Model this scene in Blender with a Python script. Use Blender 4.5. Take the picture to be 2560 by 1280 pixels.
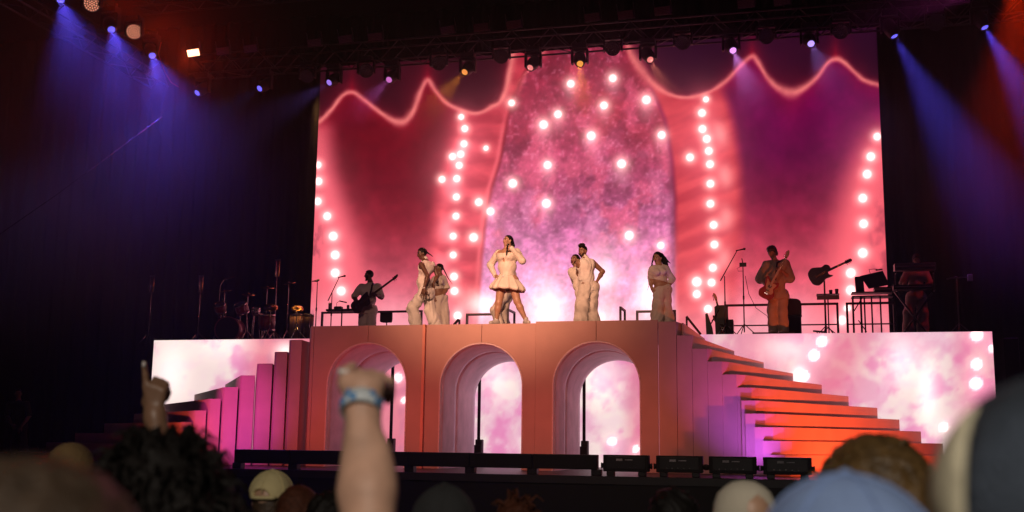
import bpy, bmesh, math, random
import numpy as np
from mathutils import Vector, Matrix

for o in list(bpy.data.objects):
    bpy.data.objects.remove(o)
sc = bpy.context.scene
COL = sc.collection
R = math.radians
random.seed(7)
rng = np.random.default_rng(11)

# ------------------------------------------------------------------ camera
CZ = 1.8                                   # the camera is held just above head height in the crowd
F_PX, PSI, TH, ROLL = 2765.3, 0.2443, 0.16597, 0.012728
fw = np.array([-math.sin(PSI) * math.cos(TH), math.cos(PSI) * math.cos(TH), math.sin(TH)])
r0 = np.array([math.cos(PSI), math.sin(PSI), 0.0])
u0 = np.cross(r0, fw)
RT = math.cos(ROLL) * r0 + math.sin(ROLL) * u0
UP = -math.sin(ROLL) * r0 + math.cos(ROLL) * u0
CAM = np.array([0.0, 0.0, CZ])
cam_data = bpy.data.cameras.new('camera')
cam = bpy.data.objects.new('camera', cam_data)
COL.objects.link(cam)
mw = Matrix.Identity(4)
for i in range(3):
    mw[i][0], mw[i][1], mw[i][2] = RT[i], UP[i], -fw[i]
mw.translation = Vector(CAM)
cam.matrix_world = mw
cam_data.sensor_width = 36.0
cam_data.lens = 36.0 * F_PX / 2560.0
cam_data.clip_start = 0.05
cam_data.clip_end = 300.0
cam_data.dof.use_dof = True
cam_data.dof.focus_distance = 21.0
cam_data.dof.aperture_fstop = 2.6
sc.camera = cam


def ray(px, py):
    return fw + RT * (px - 1280.0) / F_PX + UP * (640.0 - py) / F_PX


def P(px, py, Y):
    """point of the place seen at a photo pixel, on the upright plane at depth Y"""
    v = ray(px, py)
    return Vector(CAM + v * (Y / v[1]))


def PD(px, py, d):
    return Vector(CAM + ray(px, py) * d)


def PZ(px, py, z):
    v = ray(px, py)
    return Vector(CAM + v * ((z - CZ) / v[2]))


def proj(pts):
    q = np.asarray(pts) - CAM
    w = q @ fw
    return 1280 + F_PX * (q @ RT) / w, 640 - F_PX * (q @ UP) / w


# ------------------------------------------------------------------ world, exposure, render
w = bpy.data.worlds.new('World')
sc.world = w
w.use_nodes = True
nt = w.node_tree
sky = nt.nodes.new('ShaderNodeTexSky')
sky.sky_type = 'NISHITA'
sky.sun_disc = False
sky.sun_elevation = R(-6.0)
sky.sun_rotation = R(200)
nt.links.new(sky.outputs[0], nt.nodes['Background'].inputs[0])
nt.nodes['Background'].inputs[1].default_value = 0.05
sc.view_settings.view_transform = 'Standard'
sc.view_settings.look = 'None'
sc.view_settings.exposure = 0.0
sc.view_settings.gamma = 1.0
sc.view_settings.use_curve_mapping = False
cy = sc.cycles
cy.use_denoising = True
try:
    cy.denoiser = 'OPENIMAGEDENOISE'
except Exception:
    pass
cy.max_bounces = 6
cy.diffuse_bounces = 3
cy.glossy_bounces = 3
cy.transmission_bounces = 4
cy.volume_bounces = 0
cy.sample_clamp_indirect = 4.0
cy.sample_clamp_direct = 0.0
cy.use_light_tree = True
cy.caustics_reflective = False
cy.caustics_refractive = False


def spot(name, loc, target, color, power, size, blend=0.6, radius=0.05):
    L = bpy.data.lights.new(name, 'SPOT')
    L.color = color
    L.energy = power
    L.spot_size = R(size)
    L.spot_blend = blend
    L.shadow_soft_size = radius
    o = bpy.data.objects.new(name, L)
    COL.objects.link(o)
    o.location = loc
    o.rotation_euler = (Vector(target) - Vector(loc)).to_track_quat('-Z', 'Y').to_euler()
    return o


# lamps of the show that hang in front of the stage or stand on its edge
spot('key_lamp', (-6.5, 3.0, 10.5), (-5.6, 20.2, 5.6), (1.0, 0.49, 0.29), 12800, 19, 0.9, 0.15)
spot('key_lamp', (-1.5, 3.0, 10.5), (-4.4, 20.2, 5.6), (1.0, 0.47, 0.28), 6400, 19, 0.9, 0.15)
for x, c, pw in ((-9.0, (1, .10, .08), 44), (-7.6, (1, .12, .09), 35), (-6.1, (1, .14, .10), 33),
                 (-4.6, (1, .14, .10), 33), (-3.2, (1, .14, .09), 32), (-2.2, (1, .16, .12), 8)):
    spot('edge_lamp', (x, 17.85, 1.75), (x, 19.8, 2.7), c, pw, 120, 1.0, 0.08)
# stairs: magenta and violet from the edge, red from the wings
spot('stair_lamp', (-13.0, 8.0, 10.5), (-10.5, 19.8, 2.4), (0.90, 0.08, 0.55), 6000, 10, 1.0, 0.1)
spot('stair_lamp', (-10.45, 18.5, 1.36), (-10.4, 19.8, 2.5), (0.62, 0.09, 0.90), 34, 110, 1.0, 0.08)
spot('stair_lamp', (-11.75, 18.4, 1.36), (-11.7, 19.9, 1.9), (1.0, 0.13, 0.05), 85, 110, 1.0, 0.08)
spot('stair_lamp', (-0.62, 18.5, 1.36), (-0.58, 19.8, 2.55), (0.50, 0.12, 0.98), 84, 92, 1.0, 0.08)
spot('stair_lamp', (0.9, 18.0, 1.40), (-0.50, 19.75, 2.62), (1.0, 0.10, 0.55), 60, 38, 1.0, 0.06)
spot('stair_lamp', (3.4, 17.7, 1.45), (0.95, 20.8, 1.75), (1.0, 0.12, 0.03), 1500, 74, 1.0, 0.1)
# added unseen fill, a wide warm wash brightening the whole stage
spot('added_front_fill', (-4.5, 1.0, 11.0), (-5.2, 21.5, 3.9), (1.0, 0.52, 0.42), 1900, 38, 0.9, 0.3)
spot('percussion_lamp', (-11.6, 25.5, 10.6), (-10.95, 24.2, 4.75), (1.0, 0.44, 0.14), 3600, 17, 0.9, 0.08)
# lights on the mixing tower behind the crowd
spot('tower_lamp', (0.8, -6.5, 6.5), (0.35, 2.2, 1.6), (1.0, 0.88, 0.74), 1950, 48, 1.0, 0.6)

# ------------------------------------------------------------------ materials
MATS = {}


def mat(name, col, rough=0.6, metal=0.0, var=0.12, scale=9.0, bump=0.0, bscale=60.0, emit=None, estr=1.0, sheen=0.0, spec=0.5):
    if name in MATS:
        return MATS[name]
    m = bpy.data.materials.new(name)
    m.use_nodes = True
    n, l = m.node_tree.nodes, m.node_tree.links
    b = n['Principled BSDF']
    b.inputs['Roughness'].default_value = rough
    b.inputs['Metallic'].default_value = metal
    b.inputs['Specular IOR Level'].default_value = spec
    if sheen:
        b.inputs['Sheen Weight'].default_value = sheen
    tc = n.new('ShaderNodeTexCoord')
    tx = n.new('ShaderNodeTexNoise')
    tx.inputs['Scale'].default_value = scale
    tx.inputs['Detail'].default_value = 5
    l.new(tc.outputs['Object'], tx.inputs['Vector'])
    mr = n.new('ShaderNodeMapRange')
    mr.inputs[1].default_value, mr.inputs[2].default_value = 0.3, 0.7
    mr.inputs[3].default_value, mr.inputs[4].default_value = 1 - var, 1 + var
    l.new(tx.outputs[0], mr.inputs[0])
    mx = n.new('ShaderNodeVectorMath')
    mx.operation = 'SCALE'
    mx.inputs[0].default_value = col
    l.new(mr.outputs[0], mx.inputs['Scale'])
    l.new(mx.outputs[0], b.inputs['Base Color'])
    if bump:
        t2 = n.new('ShaderNodeTexNoise')
        t2.inputs['Scale'].default_value = bscale
        t2.inputs['Detail'].default_value = 4
        l.new(tc.outputs['Object'], t2.inputs['Vector'])
        bp = n.new('ShaderNodeBump')
        bp.inputs['Strength'].default_value = bump
        bp.inputs['Distance'].default_value = 0.01
        l.new(t2.outputs[0], bp.inputs['Height'])
        l.new(bp.outputs[0], b.inputs['Normal'])
    if emit:
        b.inputs['Emission Color'].default_value = (*emit, 1)
        b.inputs['Emission Strength'].default_value = estr
    MATS[name] = m
    return m


BLACK = mat('black_paint', (0.008, 0.0075, 0.008), 0.55, bump=0.1, spec=0.3)
BLACKM = mat('black_metal', (0.022, 0.021, 0.022), 0.38, 0.3)
RUBBER = mat('black_plastic', (0.02, 0.02, 0.022), 0.45)
DRAPE = mat('black_drape_cloth', (0.0025, 0.0024, 0.0026), 0.95, spec=0.0, bump=0.2)
ALU = mat('truss_aluminium', (0.10, 0.095, 0.095), 0.45, 0.7)
CHROME = mat('chrome', (0.55, 0.53, 0.52), 0.2, 1.0)
GOLD = mat('cymbal_bronze', (0.60, 0.36, 0.12), 0.25, 1.0, scale=30)
DECK = mat('stage_deck_vinyl', (0.02, 0.018, 0.02), 0.45, bump=0.15)
GROUND = mat('trampled_ground', (0.035, 0.03, 0.022), 0.95, var=0.4, scale=2.0, bump=0.5, bscale=14)
PAINT = mat('set_paint', (0.66, 0.40, 0.34), 0.62, var=0.06, scale=2.2, bump=0.12, bscale=22, spec=0.35)
PAINT2 = mat('step_paint', (0.68, 0.40, 0.38), 0.6, var=0.07, scale=2.6, bump=0.12, bscale=26, spec=0.35)
LINING = mat('tunnel_lining_board', (0.84, 0.68, 0.78), 0.6, var=0.14, scale=3.0, bump=0.3, bscale=12)
RIM = mat('arch_rim_lit_tone', (0.88, 0.66, 0.66), 0.6, var=0.2, scale=40)


# ------------------------------------------------------------------ mesh helpers
def tag(o, label=None, cat=None, group=None, kind=None):
    if label:
        o['label'] = label
    if cat:
        o['category'] = cat
    if group:
        o['group'] = group
    if kind:
        o['kind'] = kind
    return o


def link(name, me, m=None, parent=None, loc=None):
    o = bpy.data.objects.new(name, me)
    COL.objects.link(o)
    if m is not None and me is not None and not me.materials:
        for x in (m if isinstance(m, (list, tuple)) else [m]):
            me.materials.append(x)
    if parent is not None:
        o.parent = parent
    if loc is not None:
        o.location = loc
    return o


def empty(name, loc, label, cat, group=None):
    o = bpy.data.objects.new(name, None)
    COL.objects.link(o)
    o.location = loc
    o.empty_display_size = 0.1
    return tag(o, label, cat, group)


class MB:
    """collects shapes into one mesh"""

    def __init__(self, off=(0, 0, 0)):
        self.bm = bmesh.new()
        self.off = Vector(off)

    def box(self, c, s, rot=None, bev=0.0):
        b2 = bmesh.new()
        bmesh.ops.create_cube(b2, size=1.0)
        bmesh.ops.scale(b2, vec=Vector(s), verts=b2.verts)
        if bev:
            bmesh.ops.bevel(b2, geom=list(b2.edges), offset=bev, segments=2, affect='EDGES', profile=0.6)
        M = Matrix.Translation(Vector(c) - self.off)
        if rot is not None:
            M = M @ rot.to_4x4()
        b2.transform(M)
        self._add(b2)
        return self

    def _add(self, b2):
        me = bpy.data.meshes.new('t')
        b2.to_mesh(me)
        b2.free()
        self.bm.from_mesh(me)
        bpy.data.meshes.remove(me)

    def tube(self, pts, r, seg=8, caps=True):
        pts = [Vector(p) - self.off for p in pts]
        rs = r if isinstance(r, (list, tuple)) else [r] * len(pts)
        rings = []
        prev = None
        for i, p in enumerate(pts):
            t = (pts[min(i + 1, len(pts) - 1)] - pts[max(i - 1, 0)]).normalized()
            ref = prev if prev is not None else (Vector((0, 0, 1)) if abs(t.z) < 0.9 else Vector((1, 0, 0)))
            a = t.cross(ref)
            if a.length < 1e-6:
                a = t.orthogonal()
            a.normalize()
            b = a.cross(t).normalized()
            prev = b
            rings.append([self.bm.verts.new(p + (a * math.cos(2 * math.pi * k / seg) + b * math.sin(2 * math.pi * k / seg)) * rs[i]) for k in range(seg)])
        for i in range(len(rings) - 1):
            for k in range(seg):
                f = self.bm.faces.new((rings[i][k], rings[i][(k + 1) % seg], rings[i + 1][(k + 1) % seg], rings[i + 1][k]))
                f.smooth = True
        if caps:
            self.bm.faces.new(list(reversed(rings[0])))
            self.bm.faces.new(rings[-1])
        return self

    def lathe(self, prof, axis_from, axis_to, seg=20, smooth=True):
        """prof: (t along the axis in metres, radius)"""
        a = Vector(axis_from) - self.off
        d = (Vector(axis_to) - Vector(axis_from)).normalized()
        u = d.orthogonal().normalized()
        v = d.cross(u)
        rings = []
        for t, r in prof:
            c = a + d * t
            if r < 1e-5:
                rings.append([self.bm.verts.new(c)])
            else:
                rings.append([self.bm.verts.new(c + (u * math.cos(2 * math.pi * k / seg) + v * math.sin(2 * math.pi * k / seg)) * r) for k in range(seg)])
        for A, B in zip(rings[:-1], rings[1:]):
            for k in range(seg):
                k2 = (k + 1) % seg
                if len(A) == 1 and len(B) == 1:
                    continue
                if len(A) == 1:
                    f = self.bm.faces.new((A[0], B[k2], B[k]))
                elif len(B) == 1:
                    f = self.bm.faces.new((A[k], A[k2], B[0]))
                else:
                    f = self.bm.faces.new((A[k], A[k2], B[k2], B[k]))
                f.smooth = smooth
        return self

    def prism(self, poly, z0, z1):
        """upright prism over a plan polygon (x, y)"""
        lo = [self.bm.verts.new(Vector((x, y, z0)) - self.off) for x, y in poly]
        hi = [self.bm.verts.new(Vector((x, y, z1)) - self.off) for x, y in poly]
        n = len(poly)
        self.bm.faces.new(list(reversed(lo)))
        self.bm.faces.new(hi)
        for i in range(n):
            self.bm.faces.new((lo[i], lo[(i + 1) % n], hi[(i + 1) % n], hi[i]))
        return self

    def plate(self, outline, origin, ex, ey, ez, t0, t1, bev=0.0):
        """flat outline (a, b) in the frame ex, ey, thick from t0 to t1 along ez"""
        b2 = bmesh.new()
        o, ex, ey, ez = Vector(origin), Vector(ex), Vector(ey), Vector(ez)
        lo = [b2.verts.new(o + ex * a + ey * b + ez * t0) for a, b in outline]
        hi = [b2.verts.new(o + ex * a + ey * b + ez * t1) for a, b in outline]
        n = len(outline)
        f0 = b2.faces.new(list(reversed(lo)))
        f1 = b2.faces.new(hi)
        for i in range(n):
            b2.faces.new((lo[i], lo[(i + 1) % n], hi[(i + 1) % n], hi[i]))
        bmesh.ops.recalc_face_normals(b2, faces=b2.faces)
        if bev:
            ed = list(set(f0.edges) | set(f1.edges))
            bmesh.ops.bevel(b2, geom=ed, offset=bev, segments=2, affect='EDGES', profile=0.5)
        b2.transform(Matrix.Translation(-self.off))
        self._add(b2)
        return self

    def mesh(self, name, fix=True):
        if fix:
            bmesh.ops.recalc_face_normals(self.bm, faces=self.bm.faces)
        me = bpy.data.meshes.new(name)
        self.bm.to_mesh(me)
        self.bm.free()
        return me

    def build(self, name, m, parent=None, loc=None, fix=True):
        return link(name, self.mesh(name, fix), m, parent, loc)


def copy_tree(o, parent=None):
    c = o.copy()
    COL.objects.link(c)
    if parent is not None:
        c.parent = parent
    for ch in o.children:
        copy_tree(ch, c)
    return c


# ------------------------------------------------------------------ the setting
GZ = 0.0
DZ = 1.28                                   # stage deck
RZ = 4.08                                   # upstage riser
PLAT = 3.95                                 # arched platform
FY = 19.8                                   # its front
tag(MB().box((0, 10, -0.05), (90, 90, 0.1)).build('ground', GROUND), kind='structure')
tag(MB().box((-6, 25.0, DZ - 0.06), (42, 15.2, 0.12)).build('stage_deck', DECK), kind='structure')
tag(MB().box((-6, 17.46, 0.61), (42, 0.05, 1.215)).build('stage_front_wall', BLACK), kind='structure')
tag(MB().box((-4.95, 25.6, (RZ - 0.03 + DZ) / 2), (18.3, 3.8, RZ - 0.03 - DZ - 0.004)).build('upstage_riser_floor', DECK), kind='structure')
tag(MB().box((-6, 23.5, 14.6), (46, 19, 0.2)).build('stage_roof', BLACK), kind='structure')


def drape(name, p0, p1, z0, z1, label, amp=0.09, wave=0.42, group='black stage drapes'):
    p0, p1 = Vector((*p0, 0)), Vector((*p1, 0))
    L = (p1 - p0).length
    n = int(L / wave * 8)
    d = (p1 - p0) / L
    nrm = Vector((-d.y, d.x, 0))
    vs, fs = [], []
    ph = 0
    for i in range(n + 1):
        t = L * i / n
        ph += 2 * math.pi / 8 * (0.75 + 0.5 * rng.random())
        q = p0 + d * t + nrm * (amp * math.sin(ph))
        vs += [(q.x, q.y, z0), (q.x, q.y, (z0 + z1) / 2), (q.x, q.y, z1)]
    for i in range(n):
        for k in (0, 1):
            a = i * 3 + k
            fs.append((a, a + 3, a + 4, a + 1))
    me = bpy.data.meshes.new(name)
    me.from_pydata(vs, [], fs)
    for p in me.polygons:
        p.use_smooth = True
    o = link(name, me, DRAPE)
    md = o.modifiers.new('thick', 'SOLIDIFY')
    md.thickness = 0.01
    return tag(o, label, 'curtain', group)


drape('black_drape', (-27, 29.6), (-12.9, 29.6), DZ, 14.5, 'wide black drape hanging left of the tall video screen')
drape('black_drape', (2.85, 28.4), (15, 28.4), DZ, 14.5, 'wide black drape hanging right of the tall video screen')
drape('black_drape', (-13.2, 29.9), (3.2, 29.9), DZ, 14.5, 'black drape closing the stage behind the tall video screen')


# ------------------------------------------------------------------ what the video screens show
def lin(c):
    c = np.asarray(c, float) / 255.0
    return np.where(c <= 0.04045, c / 12.92, ((c + 0.055) / 1.055) ** 2.4)


def sstep(a, b, x):
    t = np.clip((x - a) / (b - a), 0, 1)
    return t * t * (3 - 2 * t)


def vnoise(x, y, seed):
    rg = np.random.default_rng(seed)
    T = rg.random((256, 256))
    xi, yi = np.floor(x).astype(int), np.floor(y).astype(int)
    fx, fy = x - xi, y - yi
    fx, fy = fx * fx * (3 - 2 * fx), fy * fy * (3 - 2 * fy)
    g = lambda a, b: T[a & 255, b & 255]
    return (g(xi, yi) * (1 - fx) + g(xi + 1, yi) * fx) * (1 - fy) + (g(xi, yi + 1) * (1 - fx) + g(xi + 1, yi + 1) * fx) * fy


def fbm(x, y, seed, n=4):
    s = 0.0
    a = 0.5
    t = 0.0
    for i in range(n):
        s = s + a * vnoise(x * 2 ** i + 17.3 * i, y * 2 ** i + 5.1 * i, seed + i)
        t += a
        a *= 0.55
    return s / t


def pld(x, y, pts):
    """distance to a polyline, and the line's height at x"""
    d = np.full(x.shape, 1e9)
    for (ax, ay), (bx, by) in zip(pts[:-1], pts[1:]):
        vx, vy = bx - ax, by - ay
        t = np.clip(((x - ax) * vx + (y - ay) * vy) / (vx * vx + vy * vy), 0, 1)
        d = np.minimum(d, np.hypot(x - ax - t * vx, y - ay - t * vy))
    return d


def mixc(c, k, m):
    return c * (1 - m[:, None]) + np.asarray(k, float)[None, :] * m[:, None]


def smooth_pts(pts, n=6):
    out = []
    p = [pts[0]] + list(pts) + [pts[-1]]
    for i in range(1, len(p) - 2):
        for k in range(n):
            t = k / n
            q = []
            for j in (0, 1):
                a, b, c, d = p[i - 1][j], p[i][j], p[i + 1][j], p[i + 2][j]
                q.append(0.5 * (2 * b + (c - a) * t + (2 * a - 5 * b + 4 * c - d) * t * t + (3 * b - a - 3 * c + d) * t ** 3))
            out.append(tuple(q))
    out.append(tuple(pts[-1]))
    return out


SC_L = smooth_pts([(780, 310), (800, 302), (830, 272), (855, 240), (880, 230), (905, 245), (950, 280), (985, 302), (1012, 302), (1033, 278),
                   (1052, 228), (1069, 200), (1088, 226), (1115, 256), (1150, 274), (1190, 283), (1226, 268), (1262, 232), (1300, 60), (1345, 130), (1360, 90)])
SC_R = smooth_pts([(1555, 60), (1575, 130), (1600, 170), (1630, 206), (1667, 232), (1705, 243), (1742, 240), (1780, 226), (1817, 200), (1855, 160), (1880, 141),
                   (1894, 154), (1917, 192), (1942, 217), (1974, 231), (2005, 223), (2042, 193), (2068, 158), (2089, 147), (2111, 156), (2142, 185), (2167, 203), (2240, 222)])
DOTS = [(795, 412, 8), (796, 453, 9), (794, 503, 9), (818, 540, 9), (833, 590, 10), (838, 637, 10), (838, 682, 10), (853, 727, 10),
        (1153, 292, 7), (1162, 321, 8), (1160, 359, 8), (1152, 385, 8), (1131, 391, 8), (1148, 413, 8), (1105, 448, 8), (1142, 446, 8),
        (1141, 492, 8), (1140, 540, 8), (1133, 590, 8), (1133, 637, 8), (1135, 691, 9), (1136, 727, 9), (1144, 789, 9),
        (1215, 370, 6), (1197, 505, 9), (1226, 528, 9), (1184, 593, 10), (1279, 257, 8), (1427, 209, 9), (1532, 195, 9), (1510, 263, 9), (1616, 249, 10),
        (1395, 285, 9), (1359, 311, 10), (1478, 339, 10), (1654, 337, 9), (1369, 412, 9), (1554, 409, 10), (1282, 458, 10), (1366, 508, 10),
        (1573, 588, 10), (1652, 613, 8), (1765, 248, 7), (1755, 282, 9), (1756, 322, 9), (1767, 347, 9), (1725, 393, 9), (1772, 377, 9), (1775, 410, 9),
        (1776, 459, 9), (1776, 509, 9), (1784, 562, 9), (1786, 611, 9), (1782, 669, 9), (1779, 706, 9), (1742, 704, 11), (1742, 735, 9), (1770, 772, 9),
        (2193, 341, 9), (2177, 391, 10), (2168, 435, 10), (2157, 495, 10), (2159, 559, 10), (2157, 632, 11), (2127, 682, 11), (2127, 725, 11), (2105, 800, 10), (2118, 770, 8)]


def paint_upper(x, y):
    n1 = fbm(x / 95, y / 95, 3)
    n2 = fbm(x / 26, y / 26, 9)
    n3 = fbm(x / 60 + 9, y / 190, 21)
    N = len(x)
    yy = np.clip(y, 0, 860)
    # left and right curtains: dark at the top, pink low down
    c = np.zeros((N, 3))
    kl = [(200, (110, 4, 26)), (330, (100, 8, 24)), (450, (106, 16, 32)), (560, (138, 32, 48)), (660, (182, 66, 84)), (740, (222, 104, 122)), (830, (250, 160, 168))]
    kr = [(150, (100, 0, 64)), (280, (104, 4, 66)), (380, (100, 8, 62)), (470, (112, 20, 56)), (560, (150, 36, 64)), (660, (205, 72, 92)), (740, (236, 104, 122)), (830, (250, 150, 158))]
    for j in range(3):
        c[:, j] = np.where(x < 1480, np.interp(yy, [k[0] for k in kl], [k[1][j] for k in kl]), np.interp(yy, [k[0] for k in kr], [k[1][j] for k in kr]))
    c *= (0.86 + 0.28 * n2)[:, None] * (0.88 + 0.24 * n1)[:, None]
    # glowing outer edges of the curtains
    xl = np.interp(yy, [300, 420, 520, 620, 720, 850], [798, 806, 838, 872, 900, 930])
    g = 1 - sstep(-6, 62, x - xl)
    c = mixc(c, (236, 98, 112), np.clip(g * 0.9 * sstep(280, 330, yy), 0, 1))
    c = mixc(c, (120, 40, 56), 0.55 * (1 - sstep(0, 45, x - 782)) * sstep(0.5, 0.66, fbm(x / 18, y / 42, 33)) * sstep(430, 520, yy))
    xr = np.interp(yy, [300, 360, 450, 560, 640, 740, 850], [2205, 2180, 2140, 2110, 2095, 2070, 2040])
    g = sstep(-75, 25, x - xr)
    c = mixc(c, (238, 92, 104), np.clip(g * 0.95, 0, 1) * sstep(250, 380, yy))
    c = mixc(c, (104, 26, 46), 0.45 * sstep(2150, 2200, x) * sstep(0.40, 0.7, fbm(x / 30, y / 46, 5)) * sstep(440, 560, yy))
    # pleated columns either side of the night sky
    a0 = np.interp(yy, [250, 300, 360, 450, 540, 640, 740, 850], [1160, 1150, 1140, 1112, 1096, 1082, 1080, 1075])
    a1 = np.interp(yy, [130, 180, 250, 330, 400, 470, 540, 640, 760, 850], [1350, 1310, 1278, 1262, 1250, 1228, 1214, 1204, 1196, 1190])
    rip = np.clip(0.35 + 0.40 * np.sin(yy / 8.9 - (x - 1200) / 60.0 + 4.5 * n1 + 2 * n3) + 0.5 * (fbm(x / 45, y / 16, 201, 3) - 0.5) * 2, 0, 1)
    mL = sstep(-34, 14, x - a0) * (1 - sstep(-9, 7, x - a1)) * (x < 1480)
    colL = mixc(np.tile(np.array([[168., 42., 58.]]), (N, 1)), (238, 84, 96), np.clip(rip * 0.75 + 0.5 * (1 - sstep(0, 42, x - a0)) + 0.3 * sstep(560, 800, yy), 0, 1))
    sg_ = np.exp(-((x - a0 - 22) / 24.0) ** 2) * (0.55 + 0.45 * np.sin(yy / 15.0 + 3 * n1))
    colL = mixc(colL, (255, 128, 138), np.clip(sg_ * sstep(300, 420, yy), 0, 1))
    c = c * (1 - mL[:, None]) + colL * mL[:, None]
    c = mixc(c, (236, 96, 106), 0.8 * np.exp(-((x - a1 + 7) / 6.0) ** 2) * (x < 1480) * sstep(240, 330, yy))
    b0 = np.interp(yy, [60, 140, 240, 300, 400, 500, 640, 850], [1555, 1590, 1640, 1664, 1682, 1690, 1692, 1692])
    b1 = np.interp(yy, [225, 260, 330, 420, 520, 620, 720, 850], [1802, 1818, 1836, 1848, 1852, 1848, 1838, 1830])
    mR = sstep(-8, 10, x - b0) * (1 - sstep(-16, 22, x - b1)) * (x > 1480)
    rip2 = np.clip(0.38 + 0.34 * np.sin(yy / 9.6 + (x - 1700) / 38.0 + 5 * n1 + 3 * n3) + 0.9 * (fbm(x / 60 + y / 90, y / 15 + x / 40, 207, 3) - 0.5), 0, 1)
    colR = mixc(np.tile(np.array([[184., 48., 62.]]), (N, 1)), (234, 80, 86), np.clip(0.72 * rip2 + 0.22 * sstep(560, 800, yy), 0, 1))
    st = np.exp(-((x - (b1 - 36)) / 22.0) ** 2) * sstep(240, 300, yy)
    colR = mixc(colR, (250, 138, 138), np.clip(st * (0.55 + 0.45 * np.sin(yy / 17.0 + 2 * n1)), 0, 1))
    c = c * (1 - mR[:, None]) + colR * mR[:, None]
    # night sky between them
    mC = sstep(-2, 10, x - a1) * (1 - sstep(-10, 2, x - b0))
    kc = [(60, (104, 22, 44)), (200, (138, 38, 62)), (330, (146, 46, 72)), (450, (162, 66, 100)), (560, (180, 92, 138)), (640, (206, 116, 168)), (720, (230, 142, 190)), (830, (246, 172, 200))]
    cc = np.stack([np.interp(yy, [k[0] for k in kc], [k[1][j] for k in kc]) for j in range(3)], 1)
    n5 = fbm(x / 16 + 40, y / 16, 51, 3)
    cc = cc * (0.70 + 0.60 * fbm(x / 42, y / 42, 41, 5))[:, None] * (0.78 + 0.44 * n5)[:, None]
    cc = mixc(cc, (224, 92, 126), 0.7 * sstep(0.48, 0.7, fbm(x / 48 + 19, y / 60, 161, 5)) * (1 - sstep(560, 700, yy)))
    cc = mixc(cc, (236, 142, 186), 0.65 * sstep(0.53, 0.72, fbm(x / 55 + 7, y / 55, 61, 5)) * sstep(150, 560, yy) * (0.45 + 0.55 * sstep(420, 620, yy)))
    cc = mixc(cc, (196, 50, 66), 0.55 * (1 - sstep(0, 95, np.abs(x - 1470) - np.interp(yy, [60, 250, 420], [40, 110, 140]))) * 0 + 0.5 * sstep(0.45, 0.7, n1) * (1 - sstep(250, 420, yy)))
    gr = fbm(x / 7.0 + 3, y / 7.0, 91, 2)
    cc = cc * (0.88 + 0.24 * gr)[:, None]
    cc = mixc(cc, (250, 170, 196), 0.25 * sstep(0.62, 0.84, gr))
    cc = mixc(cc, (100, 40, 66), 0.5 * (np.exp(-((x - b0 + 6) / 9.0) ** 2)) * sstep(300, 460, yy))
    c = c * (1 - mC[:, None]) + cc * mC[:, None]
    # dark valance above the glowing scallops
    XL = np.array([p[0] for p in SC_L]); YL = np.array([p[1] for p in SC_L])
    XR = np.array([p[0] for p in SC_R]); YR = np.array([p[1] for p in SC_R])
    line = np.where(x < 1450, np.interp(x, XL, YL, right=-500), np.interp(x, XR, YR, left=-500))
    line = np.where((x > 1352) & (x < 1560), -500, line)
    mV = 1 - sstep(-7, 6, y - line)
    dk = np.where((x < 1480)[:, None], np.array([[44., 7., 20.]]), np.array([[38., 7., 30.]]))
    dk = dk * (0.9 + 0.25 * n1)[:, None]
    c = c * (1 - mV[:, None]) + dk * mV[:, None]
    for (sx, sy) in ((880, 232), (1069, 202), (1880, 142), (2089, 148)):
        c = mixc(c, (170, 14, 40), 0.75 * np.exp(-np.abs(x - sx) / (9 + 0.16 * np.clip(sy - y, 0, 200))) * np.exp(-np.clip(sy - y, 0, 400) / 48.0) * (y < sy + 4))
    d = np.minimum(pld(x, y, SC_L), pld(x, y, SC_R))
    wv = 3.6 + 5.0 * fbm(x / 30, y / 30, 71)
    wv = wv + 4.5 * np.exp(-((x - 1005) / 34.0) ** 2) + 7 * np.exp(-((x - 1975) / 36.0) ** 2) + 9 * (sstep(1240, 1320, x) - sstep(1330, 1450, x)) + 8 * np.exp(-((x - 1605) / 40.0) ** 2)
    sg = np.where(x < 1500, 0.9, 0.85) * (0.75 + 0.4 * fbm(x / 22, y / 22, 77))
    c = mixc(c, (170, 24, 48), 0.55 * np.exp(-(d / (3.2 * wv))))
    c = mixc(c, (246, 128, 124), np.clip(sg * np.exp(-(d / wv) ** 2), 0, 1))
    # low pink glow and blown-out clouds near the bottom
    c = mixc(c, (255, 172, 188), 0.6 * sstep(690, 850, yy + 60 * (n1 - 0.5)))
    L = lin(np.clip(c, 0, 255))
    for (bx, by, rx, ry, s) in ((1205, 757, 46, 26, 1.3), (1372, 765, 44, 52, 1.5), (1340, 700, 60, 40, 0.7), (1508, 690, 40, 46, 1.3), (1495, 800, 34, 34, 1.2), (1625, 742, 36, 54, 1.5), (1612, 690, 22, 50, 0.5),
                                (1250, 700, 44, 70, 0.5), (1300, 620, 60, 60, 0.2), (1300, 800, 120, 40, 0.8), (1560, 800, 120, 40, 0.6), (860, 780, 60, 40, 0.35), (1440, 660, 130, 60, 0.22), (1240, 560, 40, 60, 0.22), (1560, 640, 90, 70, 0.25)):
        q = ((x - bx) / rx) ** 2 + ((y - by) / ry) ** 2
        L += np.outer(np.exp(-q * (0.6 + 0.8 * n2)) * s * (0.75 if s > 1 else 0.26), (1.0, 0.72, 0.66))
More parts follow.
